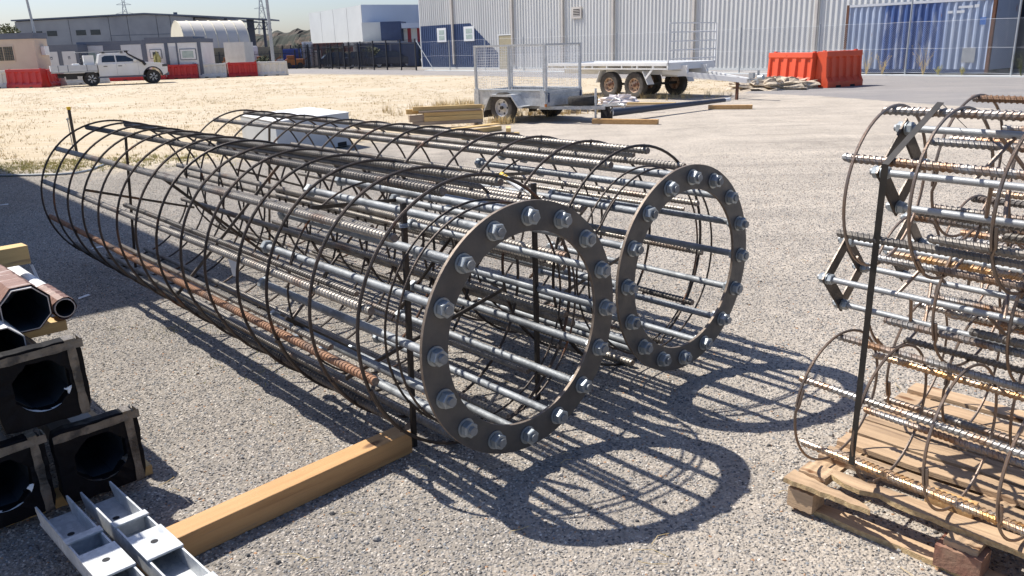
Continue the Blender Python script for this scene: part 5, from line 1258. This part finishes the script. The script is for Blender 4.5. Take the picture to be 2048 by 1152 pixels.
t, L = cabin((-26.05, 61.0), (-21.95, 61.1), 2.78, 2.8, 'white site cabin with a window, a door and dark grey frame right of the ute', M['white'], M['slate'], 0.03)
MB().b2(0.15, L-0.5, -0.02, 2.6, 2.7815, 2.92).build('upper_roof', M['slate'], t)
for x, w_ in ((0, 0.20), (1.50, 0.25), (2.32, 0.10), (L-0.25, 0.25)): MB().b2(x, x+w_, -0.04, -0.001, 0.12, 2.50).build('frame_post', M['slate'], t)
f = MB().b2(0.42, 1.25, -0.05, -0.001, 1.45, 2.10).build('window', M['slate'], t); MB().b2(0.46, 1.21, -0.058, -0.0505, 1.49, 2.06).build('frame', M['white'], f); MB().b2(0.62, 1.05, -0.064, -0.0585, 1.60, 1.92).build('pane', M['glass'], f)
f = MB().b2(2.55, 3.72, -0.05, -0.001, 1.30, 2.08).build('window', M['slate'], t); MB().b2(2.60, 3.67, -0.058, -0.0505, 1.35, 2.03).build('frame', M['white'], f); MB().b2(2.72, 3.52, -0.064, -0.0585, 1.45, 1.93).build('pane', M['glass_pale'], f)
MB().b2(1.78, 2.30, -0.03, -0.001, 0.15, 2.25).build('door', M['panel'], t)
MB().b2(3.35, 3.47, -0.07, -0.001, 1.02, 1.10).build('door_handle', M['iron'], t)
lump('shrub', (-24.9, 60.2, 0.5), 0.35, 0.3, 1.1, M['grass_green'], 'small dark shrub in front of the small window of the white cabin', 'shrub', 9, 14, 6, 0.4)
MB_ = MB().b2(0, 1.6, 0, 2.4, 0, 2.5); o = MB_.build('storage_box', M['white_plastic']); o.location = (-22.1, 66.5, 0); tag(o, 'white storage container just right of the white cabin', 'container')

# ------------------------------------------------------------------ shelter, concrete hall, far buildings
t = thing('dome_shelter', 'cream fabric dome shelter standing on a tan wall', 'shelter', (spot(372,100,85).x, 85, 0), R(35))
Rr_ = 2.75; Ls = 6.6; z0 = 2.25
mb = MB(); n = 20; vs = []
for x in (0, Ls):
    for k in range(n+1):
        a_ = math.pi*k/n; vs.append((x, 2.75-Rr_*math.cos(a_), z0+Rr_*math.sin(a_)**0.9))
mb.add(vs, [(k, k+1, n+2+k, n+1+k) for k in range(n)]); mb.build('fabric_roof', M['fabric'], t, True)
mb = MB(); mb.add([vs[k] for k in range(n+1)], [tuple(range(n+1))]); o = mb.build('end_sheet', M['fabric_c'], t); o.location.x = -0.01
for k in range(7):
    mb = MB(); x = 0.02+(Ls-0.04)*k/6
    mb.tube([(x, 2.75-(Rr_+.01)*math.cos(math.pi*j/14), z0+(Rr_+.01)*math.sin(math.pi*j/14)**0.9) for j in range(15)], 0.05, 5); mb.build('roof_rib', M['fabric_c'], t)
MB().b2(0.6, 9.6, 0.0, 0.3, 0, 2.24).build('tan_wall', M['tan'], t)
MB().b2(0.0, 0.5, 0.0, 3.0, 0, 2.24).build('side_stack', M['fabric_c'], t)

t = thing('concrete_hall', 'large grey concrete hall with four dark windows and an open roof at its right end', 'building', (-57.3, 100, 0), 0)
zs_ = lambda x: 6.05+(x/15.4)*0.36 if x < 15.4 else 6.41-(x-15.4)/14.5*1.10
panels = [(0,6.3),(6.3,11.0),(11.0,13.2),(13.2,16.6),(16.6,18.2),(18.2,20.9)]
for a_, b_ in panels:
    mb = MB(); mb.prism([(a_+0.03,0,0),(b_-0.03,0,0),(b_-0.03,0,zs_(b_)-0.12)]+([(15.4,0,6.29)] if a_ < 15.4 < b_ else [])+[(a_+0.03,0,zs_(a_)-0.12)], (0,0.2,0)); mb.build('wall_panel', M['concrete'], t)
mb = MB(); mb.b2(0, 21, 0.21, 0.3, 0, 5.8); mb.build('joint_backing', M['dark'], t)
mb = MB(); mb.b2(11.05, 18.2, -0.02, -0.002, 4.05, 4.12); mb.build('joint_line', M['slate'], t)
for x in (1.9, 3.6, 7.0, 8.7): MB().b2(x, x+1.15, -0.03, -0.001, 4.22, 4.80).build('window', M['glass'], t)
mb = MB(); mb.prism([(-0.2,-0.3,6.0),(15.4,-0.3,6.35),(21.0,-0.3,5.93),(21.0,-0.3,6.10),(15.4,-0.3,6.50),(-0.2,-0.3,6.15)], (0,26,0)); mb.prism([(21.0,-0.3,5.93),(30.0,-0.3,5.25),(30.0,-0.3,5.42),(21.0,-0.3,6.10)], (0,4,0)); mb.build('roof', M['slate'], t)
MB().b2(14, 20.9, 14, 14.2, 0, 5.4).build('back_wall', M['steel_dark'], t)
MB().b2(27.0, 27.8, 0.35, 0.6, 0, 5.5).build('end_panel', M['steel_dark'], t)
MB().b2(0.0, 0.2, 0.31, 25, 0, 6.0).build('side_wall', M['concrete'], t)
for x in (28.9, 24.5): MB().b2(x, x+0.28, 0, 0.3, 0, 5.5 if x > 25 else 5.7).build('roof_column', M['steel_dark'], t)
mb = MB()
for k in range(9):
    x = 21.2+k*0.98; z = 5.15-k*0.066
    mb.bar((x, -0.1, z-0.45), (x+0.49, -0.1, z+0.25), 0.06, 0.06); mb.bar((x+0.49, -0.1, z+0.25), (x+0.98, -0.1, z-0.50), 0.06, 0.06)
mb.bar((21.0,-0.1,4.85),(30,-0.1,4.25),0.08,0.1); mb.bar((21.0,-0.1,5.55),(30,-0.1,4.95),0.08,0.1); tag(mb.build('roof_truss', M['steel_dark'], t), kind='stuff')
mb = MB(); mb.cyl((17.0,5,6.2),(17.0,5,6.7),0.25,8); mb.cyl((15.2,5,6.3),(15.2,5,6.6),0.2,8); tag(mb.build('roof_vent', M['slate'], t), kind='stuff')

t = thing('office_building', 'pale two storey office block with a blue grey side and a navy entrance box', 'building', (-17.5, 105, 0), 0)
d1 = Vector((-28.1+17.5, 18, 0)); 
mb = MB()
for k in range(4):
    p = d1*(k/4+0.003); q = d1*((k+1)/4-0.003)
    m_ = MB(); m_.prism([(p.x,p.y,0),(q.x,q.y,0),(q.x,q.y,6.9),(p.x,p.y,6.9)], (0.2,0.1,0)); m_.build('wall_panel', M['concrete_l'], t)
m_ = MB(); m_.prism([(0.02,0,0),(9.5,5.4,0),(9.5,5.4,6.95),(0.02,0,6.95)], (0.1,0.2,0)); m_.build('blue_grey_wall', M['concrete_b'], t)
m_ = MB(); m_.prism([(0.1,0.15,6.7),(9.5,5.5,6.7),(-1.0,23,6.7),(-10.5,18.1,6.7)], (0,0,0.1)); m_.build('roof', M['panel'], t)
t.location.z = 0
m_ = MB(); m_.prism([(0.55,-3.8,0),(2.85,-3.9,0),(2.85,-3.9,4.75),(0.55,-3.8,4.75)], (0.5,5,0)); m_.build('pale_annex', M['concrete_l'], t)
m_ = MB(); m_.prism([(2.88,-4.6,2.5),(5.3,-4.7,2.5),(5.3,-4.7,4.75),(2.88,-4.6,4.75)], (0.3,3,0)); m_.build('navy_box', M['navy'], t)
m_ = MB(); m_.b2(5.5, 9.6, -3.9, -3.5, 0, 3.9); m_.build('annex_wall', M['concrete_l'], t)
m_ = MB(); m_.b2(5.4, 9.7, -5.0, -3.4, 3.95, 4.5); m_.build('canopy', M['concrete_b'], t)
for x in (5.95, 7.1, 8.3): MB().b2(x, x+0.42, -3.93, -3.901, 2.3, 3.94).build('red_stripe', M['dark_red'], t)
MB().b2(7.0, 8.6, 2.6, 3.6, 5.0, 5.15).build('awning', M['slate'], t)

# ------------------------------------------------------------------ hill, far trees, pylons, lamp poles
def mound(name, x0, x1, y, dep, hf, mt, label=None, seed=1, nx=60, ny=14):
    rg = random.Random(seed); mb = MB(); vs = []
    for j in range(ny+1):
        for i in range(nx+1):
            f = i/nx; g_ = math.sin(math.pi*j/ny)
            z = hf(f)*g_*(1+0.05*math.sin(i*0.7+j*0.6)+rg.uniform(-.035,.035))-0.3*(g_ == 0)
            vs.append((x0+(x1-x0)*f+rg.uniform(-.2,.2), y+dep*j/ny, z))
    W_ = nx+1
    mb.add(vs, [(j*W_+i, j*W_+i+1, (j+1)*W_+i+1, (j+1)*W_+i) for j in range(ny) for i in range(nx)])
    return tag(mb.build(name, mt), kind='structure')
def hh(f):
    k = [(0,1.5),(0.12,3.8),(0.25,5.6),(0.4,6.2),(0.6,6.6),(0.8,6.4),(0.93,4.0),(1,0.5)]
    for (a_, za), (b_, zb_) in zip(k[:-1], k[1:]):
        if a_ <= f <= b_: return za+(zb_-za)*(f-a_)/(b_-a_)
    return 0
mound('earth_hill', -66, -34, 185, 30, hh, M['hill'])
mound('distant_ridge', -420, 260, 700, 60, lambda f: 13+1.5*math.sin(f*40), M['far_green'], seed=4, nx=140, ny=4)
def pylon(x, y, H, w0, label, base=0):
    t = thing('power_pylon', label, 'pylon', (x, y, 0), 0.4, 'lattice power pylons on the horizon')
    mb = MB(); pts = []
    lev = [0, .2, .36, .5, .62, .72, .8, .87, .93, 1]
    W_ = [w0*(1-0.86*min(1, l/0.85)) for l in lev]
    for i in range(len(lev)):
        pts.append([(sx*W_[i]/2, sy*W_[i]/2, H*lev[i]) for sx, sy in ((-1,-1),(1,-1),(1,1),(-1,1))])
    for i in range(len(lev)-1):
        for k in range(4):
            mb.bar(pts[i][k], pts[i+1][k], 0.22, 0.22); mb.bar(pts[i][k], pts[i+1][(k+1)%4], 0.13, 0.13); mb.bar(pts[i][(k+1)%4], pts[i+1][k], 0.13, 0.13)
    tag(mb.build('lattice_tower', M['iron'], t), kind='stuff')
    for l_, a_ in ((0.72, 4.2), (0.86, 3.4), (0.98, 2.4)):
        mb = MB(); mb.bar((-a_,0,H*l_),(a_,0,H*l_),0.2,0.2); mb.bar((-a_,0,H*l_),(0,0,H*l_+1.3),0.12,0.12); mb.bar((a_,0,H*l_),(0,0,H*l_+1.3),0.12,0.12); mb.build('cross_arm', M['iron'], t)
    return t
p = spot(249, 20, 430); pylon(p.x, 430, 31, 8.0, 'lattice power pylon rising above the roof of the concrete hall')
p = spot(524, 30, 520); pylon(p.x, 520, 38, 9.0, 'lattice power pylon seen between the concrete hall and the hill')
def lamp_pole(loc, H, r0, r1, lean, label, lamp=True):
    t = thing('lamp_pole', label, 'lamp pole', loc, 0)
    mb = MB(); mb.cyl((0,0,0), (lean,0,H), r0, 12, r1); mb.build('shaft', M['iron'], t, True)
    MB().cyl((0,0,0),(0,0,0.03),r0*2.2,12).build('base_flange', M['iron'], t)
    if lamp:
        for dx, z in ((-0.22, H*0.93), (0.2, H*0.955), (0.18, H*0.90)):
            mb = MB(); mb.box((lean*z/H+dx, 0, z), (0.20, 0.16, 0.13)); mb.bar((lean*z/H,0,z),(lean*z/H+dx,0,z),0.03,0.03); tag(mb.build('floodlight', M['white_plastic'], t), kind='stuff')
    return t
lamp_pole((spot(93, 160, 56).x, 56, 0), 6.2, 0.10, 0.07, -0.35, 'pale lamp pole with floodlights leaning slightly beside the cream cabin')
lamp_pole((-17.25, 62.6, 0), 9.0, 0.13, 0.09, 0.0, 'tall grey lamp pole behind the end of the red and white barriers', False)

# ------------------------------------------------------------------ clutter beyond the fences
def simple_truck(loc, rz, label, m_):
    t = thing('parked_truck', label, 'truck', loc, rz)
    mb = MB(); mb.prism([(0,-0.95,0.5),(1.7,-0.95,0.5),(1.7,-0.95,1.35),(1.35,-0.95,2.3),(0.1,-0.95,2.35),(0,-0.95,2.2)], (0,1.9,0)); mb.build('cab', m_, t, bevel=0.06)
    MB().b2(-3.2, -0.05, -1.0, 1.0, 0.75, 0.95).build('tray', M['iron'], t)
    mb = MB(); mb.prism([(1.72,-0.8,1.4),(1.40,-0.8,2.15),(1.42,-0.8,2.15),(1.74,-0.8,1.4)], (0,1.6,0)); mb.build('windscreen', M['glass'], t)
    MB().b2(0.35, 1.25, -0.965, -0.951, 1.4, 2.05).build('side_window', M['glass'], t)
    for x in (-2.3, 0.8):
        for s in (-1, 1): wheel_parts(t, (x, s*0.85, 0.42), 0.42, 0.24, 0.22, M['rubber'], M['rim'], s)
    return t
simple_truck((-25.8, 88.0, 0), R(-160), 'white truck cab parked behind the picket fence below the dome shelter', M['white'])
def crate(name, loc, dims, rz, m_, label, cat):
    t = thing(name, label, cat, loc, rz); MB().b2(0, dims[0], 0, dims[1], 0.08, dims[2]).build('body', m_, t, bevel=0.02)
    MB().b2(0.05, dims[0]-0.05, 0.05, dims[1]-0.05, 0, 0.079).build('base', M['dark'], t)
    for k in range(max(2, int(dims[0]/0.6))): x = 0.1+k*(dims[0]-0.2)/max(1, int(dims[0]/0.6)-1) if int(dims[0]/0.6) > 1 else 0.3; MB().b2(x, x+0.06, -0.03, -0.001, 0.12, dims[2]-0.06).build('rib', m_, t)
    return t
crate('skip_bin', (-27.8, 86.5, 0), (1.8, 1.4, 1.9), 0, M['blue_bin'], 'blue bin left of the white truck behind the picket fence', 'bin')
crate('skip_bin', (-22.9, 87.0, 0), (1.6, 1.4, 1.95), 0, M['blue_bin'], 'blue bin right of the white truck behind the picket fence', 'bin')
crate('storage_tank', (-21.0, 87.5, 0), (0.9, 0.9, 2.6), 0, M['white'], 'upright white tank near the lamp pole behind the picket fence', 'tank')
def machine(loc, rz, label):
    t = thing('roadside_machine', label, 'machine', loc, rz)
    MB().b2(0, 1.9, 0, 1.0, 0.35, 0.95).build('body', M['orange_m'], t, bevel=0.06); MB().b2(0.2, 0.9, 0.1, 0.9, 0.951, 1.3).build('hood', M['orange_m'], t, bevel=0.05)
    for x in (0.35, 1.5): MB().cyl((x,-0.05,0.3),(x,0.15,0.3),0.3,14).build('wheel', M['rubber'], t)
    mb = MB(); mb.bar((1.8,0.5,0.8),(2.6,0.5,1.25),0.08,0.08); mb.build('arm', M['orange_m'], t)
machine((-28.8, 85.4, 0), 0.1, 'orange machine behind the picket fence, leftmost of the orange ones')
machine((-25.4, 85.3, 0), -0.05, 'orange machine in front of the white truck behind the picket fence')
machine((-22.4, 85.5, 0), 0.15, 'orange machine behind the picket fence nearest the tall lamp pole')
for i, (x, y, L_, rz, m_, lab) in enumerate((( -24.5, 101, 6.0, -0.35, 'brick_red', 'oxide red container beyond the palisade fence, left one'), (-19.0, 99, 6.0, -0.4, 'white_plastic', 'pale container beyond the palisade fence under the office building'))):
    crate('far_container', (x, y, 0), (L_, 2.4, 2.55), rz, M[m_], lab, 'container')
M['far_car'] = mat('dark_car_paint', (0.02,0.03,0.06), 0.25, spec=0.6)
def car(loc, rz, m_, label, far=True):
    t = thing('parked_car', label, 'car', loc, rz)
    mb = MB(); mb.prism([(0,0,0.35),(0.5,0,0.3),(3.7,0,0.3),(4.3,0,0.4),(4.35,0,0.75),(4.1,0,0.88),(3.2,0,1.0),(0.6,0,1.02),(0.05,0,0.9)], (0,1.75,0)); mb.build('body', m_, t, bevel=0.08)
    mb = MB(); mb.add([(0.4,0.12,1.0),(3.25,0.12,1.0),(2.5,0.25,1.45),(0.95,0.25,1.48),(0.4,1.63,1.0),(3.25,1.63,1.0),(2.5,1.5,1.45),(0.95,1.5,1.48)], [(0,1,2,3),(7,6,5,4),(0,3,7,4),(1,5,6,2),(3,2,6,7)]); mb.build('cabin', M['glass'], t)
    MB().b2(1.0, 2.45, 0.28, 1.47, 1.455, 1.50).build('roof', m_, t, bevel=0.02)
    for x in (0.85, 3.45):
        for s, y in ((-1, 0.1), (1, 1.65)): wheel_parts(t, (x, y, 0.32), 0.32, 0.2, 0.2, M['rubber'], M['rim'], s)
    return t
car((-8.35, 74.2, 0), R(4), M['white_gloss'], 'white car whose front sticks out behind the corner of the warehouse')
o = [x for x in bpy.data.objects if x.name.startswith('parked_car')][0]; o.location = (-3.2, 75.5, 0); o.rotation_euler.z = R(185)
cars = [(-18.5, 84, 20, 'far_car', 'dark car behind the sliding gate, left one'), (-15.5, 80, 12, 'far_car', 'dark car behind the palisade fence, middle one'), (-12.5, 77.5, 8, 'far_car', 'dark car behind the palisade fence nearest the warehouse')]
for x, y, rz, m_, lab in cars: car((x, y, 0), R(rz), M[m_], lab)
crate('stacked_crates', (-14.6, 83.0, 0), (3.4, 2.0, 2.25), -0.2, M['navy'], 'navy storage bin behind the palisade fence below the office building', 'bin')
crate('stacked_crates', (-10.6, 78.5, 0), (2.6, 2.0, 2.2), -0.3, M['navy'], 'navy storage bin behind the palisade fence nearest the warehouse corner', 'bin')
crate('stacked_crates', (-19.2, 88.0, 0), (2.8, 2.0, 2.1), -0.2, M['brick_red'], 'rust red storage bin behind the left half of the palisade fence', 'bin')
crate('stacked_crates', (-21.6, 90.5, 0), (2.0, 2.0, 1.7), -0.2, M['white_plastic'], 'pale storage bin behind the far left end of the palisade fence', 'bin')
crate('stacked_crates', (-16.6, 85.6, 0), (1.2, 1.0, 1.5), -0.4, M['tan'], 'tan bin behind the middle of the palisade fence', 'bin')

def leafy(name, c, rx, ry, rz, n, mt, label, cat, seed, leaf=0.12, stem=True, kind=None):
    rg = random.Random(seed); mb = MB(); c = Vector(c)
    t = thing(name, label, cat, (c.x, c.y, 0))
    for k in range(n):
        v_ = Vector((rg.gauss(0,1), rg.gauss(0,1), rg.gauss(0,1))).normalized()*(rg.random()**0.4)
        q = Vector((v_.x*rx, v_.y*ry, c.z+v_.z*rz)) + Vector((rg.uniform(-.1,.1),)*3)*rx
        a_ = Vector((rg.uniform(-1,1), rg.uniform(-1,1), rg.uniform(-1,1))).normalized()*leaf; b_ = a_.orthogonal().normalized()*leaf*0.5
        mb.add([q-a_, q+b_, q+a_, q-b_], [(0,1,2,3)])
    mb.build('foliage', mt, t)
    mb = MB(); mb.tube([(0,0,0),(0.05*rx,0,c.z*0.6),(0,0.05*ry,c.z)], [0.06*rx,0.045*rx,0.02*rx], 6)
    for k in range(3): a_ = k*2.1; mb.tube([(0,0,c.z*0.5),(rx*0.5*math.cos(a_),ry*0.5*math.sin(a_),c.z+rz*0.4)], [0.03*rx,0.012*rx], 5)
    mb.build('trunk', M['rust'], t)
M['bush'] = mat('dusty_olive_leaves', (0.07,0.085,0.035), 0.8, 0, (0.11,0.115,0.05), 3, rand=0.1)
for i, (x, y, r_, lab) in enumerate(((-21.8, 90, 1.5, 'olive bush behind the left end of the palisade fence'), (-17.6, 87.5, 1.3, 'olive bush behind the sliding gate'), (-13.0, 81.5, 1.2, 'low olive bush behind the palisade fence beside the dark cars'), (-7.6, 79.0, 1.3, 'green bush behind the white car by the warehouse corner'), (-24.3, 84.8, 0.8, 'dry bush behind the picket fence below the dome'))):
    leafy('bush', (x, y, r_*0.8), r_, r_*0.8, r_*0.85, 900, M['bush'], lab, 'bush', 50+i)
p = spot(17, 66, 75); leafy('tree', (p.x, 75, p.z), 0.9, 0.9, 0.8, 500, M['bush'], 'small tree top above the roof of the cream cabin', 'tree', 77)

# ------------------------------------------------------------------ shed off to the left that throws the long shadow
sc = Vector((-1.94, 5.88, 0)) + Vector((-0.64519, 0.38442, 0))*6.0
t = thing('side_shed', 'tall grey shed out of frame at the left, seen only by its long shadow', 'building', sc, R(131))
corr = MB().b2(0, 30, 0.0, 9, 0, 5.9); corr.build('walls', M['wall_cream'], t)
MB().b2(0, 30.0, 0.0, 9.0, 5.9005, 6.0).build('roof', M['panel'], t)
MB().b2(2, 6, -0.03, -0.002, 0, 3.6).build('roller_door', M['slate'], t)

# ------------------------------------------------------------------ grass, weeds, hose, twigs
def tufts(name, pts, hmin, hmax, mt, label, seed, blades=10, spread=0.06, wdt=0.004):
    rg = random.Random(seed); mb = MB()
    for (x, y) in pts:
        for k in range(blades):
            a_ = rg.uniform(0, 6.28); h = rg.uniform(hmin, hmax); r_ = rg.uniform(0, spread); ln = rg.uniform(0.15, 0.8)*h
            bx_, by_ = x+r_*math.cos(a_), y+r_*math.sin(a_); dx, dy = math.cos(a_)*ln, math.sin(a_)*ln; wx, wy = -math.sin(a_)*wdt, math.cos(a_)*wdt
            mb.add([(bx_-wx,by_-wy,0),(bx_+wx,by_+wy,0),(bx_+dx*.4+wx*.7,by_+dy*.4+wy*.7,h*.6),(bx_+dx*.4-wx*.7,by_+dy*.4-wy*.7,h*.6),(bx_+dx,by_+dy,h)], [(0,1,2,3),(3,2,4)])
    return tag(mb.build(name, mt), label, 'grass', kind='stuff')
rg = random.Random(5)
def region(n, fn):
    out = []
    while len(out) < n:
        p = fn()
        if p: out.append(p)
    return out
def in_sand():
    y = rg.uniform(13, 60); x = rg.uniform(-0.70, 0.45)*y
    if not inpoly(x, y, SAND): return None
    k = math.sin(x*0.9+1.3*math.sin(y*0.37))*math.sin(y*0.53+x*0.21)
    return (x, y) if k > rg.uniform(-0.9, 0.7) else None
tufts('dry_grass', region(5200, in_sand), 0.015, 0.06, M['grass_dry'], 'thin dry straw grass over the sandy lot', 3, 7, 0.25, 0.005)
def near_weeds():
    x, y = rg.gauss(-0.9, 0.9), rg.gauss(22.2, 0.8); return (x, y)
tufts('dry_grass', region(260, near_weeds), 0.10, 0.30, M['grass_dry'], 'taller straw coloured grass patch behind the timber stack', 4, 12, 0.10, 0.005)
tufts('dry_grass', [(rg.gauss(-0.15,.15), rg.gauss(18.0,.12)) for _ in range(40)] + [(rg.gauss(1.0,.5), rg.gauss(19.9,.25)) for _ in range(60)] + [(rg.gauss(4.6,1.2), rg.gauss(24.9,.5)) for _ in range(90)], 0.06, 0.22, M['grass_dry'], 'dry grass round the trailer wheels', 6, 10, 0.07, 0.004)
tufts('green_weeds', [(rg.gauss(-7.4,1.1), rg.gauss(13.0,.45)) for _ in range(420)] + [(rg.gauss(-5.6,.5), rg.gauss(13.6,.3)) for _ in range(90)], 0.01, 0.045, M['grass_green'], 'green yellow weeds at the edge of the sand by the hose', 7, 14, 0.10, 0.005)
tufts('straw_litter', [(rg.gauss(-2.15,.28), rg.gauss(4.75,.10)) for _ in range(45)] + [(rg.gauss(-1.35,.22), rg.gauss(3.95,.16)+0.3*rg.random()) for _ in range(45)], 0.004, 0.014, M['grass_green'], 'thin line of yellow green moss and straw in the gravel left of the near cage', 8, 6, 0.05, 0.0022)
def weed(s_, h, seed, label, off=-0.12, m_='grass_dry'):
    rg = random.Random(seed); p = FP+FU*s_ + Vector((-WN.x, -WN.y, 0))*abs(off); t = thing('weed', label, 'weed', (p.x, p.y, 0.02))
    mb = MB()
    for k in range(9):
        a_ = rg.uniform(0,6.28); l_ = rg.uniform(0.1,0.45)*h; hh_ = h*rg.uniform(0.5,1)
        mb.tube([(0,0,0),(l_*.4*math.cos(a_),l_*.4*math.sin(a_),hh_*.6),(l_*math.cos(a_),l_*math.sin(a_),hh_)], [0.008,0.006,0.003], 4)
        for j in range(7): 
            f = rg.uniform(.3,1); q = Vector((l_*f*math.cos(a_),l_*f*math.sin(a_),hh_*f)); d_ = Vector((rg.uniform(-.06,.06),rg.uniform(-.06,.06),rg.uniform(0,.07)))
            mb.add([q, q+d_+Vector((.012,0,0)), q+d_*1.6, q+d_-Vector((.012,0,0))], [(0,1,2,3)])
    tag(mb.build('stems', M[m_], t), kind='stuff')
for i, (s_, h, lab, m_) in enumerate(((35.6,0.55,'bushy dry weed at the left end of the container','grass_dry'), (36.6,1.15,'tall dry weed left of the fence post in front of the container','grass_dry'), (37.3,0.9,'dry weed just left of the fence post','grass_dry'), (39.0,1.2,'tall thin weed right of the fence post in front of the container','grass_dry'), (39.6,0.35,'low weed in the middle of the container foot','grass_green'), (40.5,0.30,'low green weed under the faded marking of the container','grass_green'), (42.6,0.9,'dark weed beside the right fence post','bush'))): weed(s_, h, 90+i, lab, m_=m_)
mb = MB(); hp = [(-80,352),(0,351),(60,350),(110,349),(150,346),(180,340),(205,330),(222,322)]
mb.tube([gnd(x, y, 0.018) for x, y in hp], 0.016, 8); tag(mb.build('hose', M['hose'], None, True), 'grey hose lying along the edge of the sand beyond the far end of the cages', 'hose')
mb = MB(); mb.box((-1.5*0, 0, 0.004), (0.10, 0.03, 0.004)); 
for i, (px, py, rz, lab) in enumerate(((195,497,0.5,'small white scrap on the shaded gravel near the far cage bars'), (168,596,1.1,'small pale scrap on the shaded gravel beside the brown wrapped pole'), (8,411,0.3,'thin white scrap on the shaded gravel at the left edge'))):
    q = gnd(px, py, 0); o = MB().add([(-.05,-.012,.002),(.05,-.006,.002),(.045,.012,.012),(-.04,.008,.006)], [(0,1,2,3)]).build('paper_scrap', M['white_paper']); o.location = q+Vector((0,0,.006)); o.rotation_euler = (0,0,rz); tag(o, lab, 'paper scrap')

# larger loose pebbles and a few twigs on the near gravel
rg = random.Random(31); mb = MB()
for k in range(420):
    y = rg.uniform(1.9, 9.0); x = rg.uniform(-0.68, 0.66)*y; q = rg.uniform(0.005, 0.011)*(1 if rg.random() < .9 else 1.4); n = 6; vs = []
    a0 = rg.uniform(0, 6)
    for h, f in ((0.0, 1.0), (0.45*q, 1.0), (0.85*q, 0.55)):
        vs += [(x+q*f*rg.uniform(.75,1.15)*math.cos(a0+i*math.pi/3), y+q*f*rg.uniform(.6,1.0)*math.sin(a0+i*math.pi/3), h+0.001) for i in range(n)]
    fs = [(j*n+i, j*n+(i+1)%n, (j+1)*n+(i+1)%n, (j+1)*n+i) for j in range(2) for i in range(n)] + [tuple(range(2*n, 3*n))]
    mb.add(vs, fs, 0 if rg.random() < .5 else (1 if rg.random() < .6 else 2))
tag(mb.build('loose_pebbles', [mat('grey_pebble', (0.26,0.25,0.235), 0.85, 0, (0.38,0.35,0.31), 30), mat('pale_pebble', (0.50,0.45,0.38), 0.85), mat('dark_pebble', (0.11,0.105,0.10), 0.8)]), 'larger loose pebbles strewn over the near gravel', 'gravel', kind='stuff')
mb = MB()
for k in range(70):
    y = rg.uniform(2.0, 6.5); x = rg.uniform(-0.5, 0.6)*y; a_ = rg.uniform(0, 6.28); l = rg.uniform(0.03, 0.12)
    mb.tube([(x, y, 0.008), (x+l*.5*math.cos(a_), y+l*.5*math.sin(a_), 0.012), (x+l*math.cos(a_+.3), y+l*math.sin(a_+.3), 0.007)], 0.0012, 4)
tag(mb.build('straw_bits', M['grass_dry']), 'short bits of straw and tie wire lying on the near gravel', 'straw', kind='stuff')
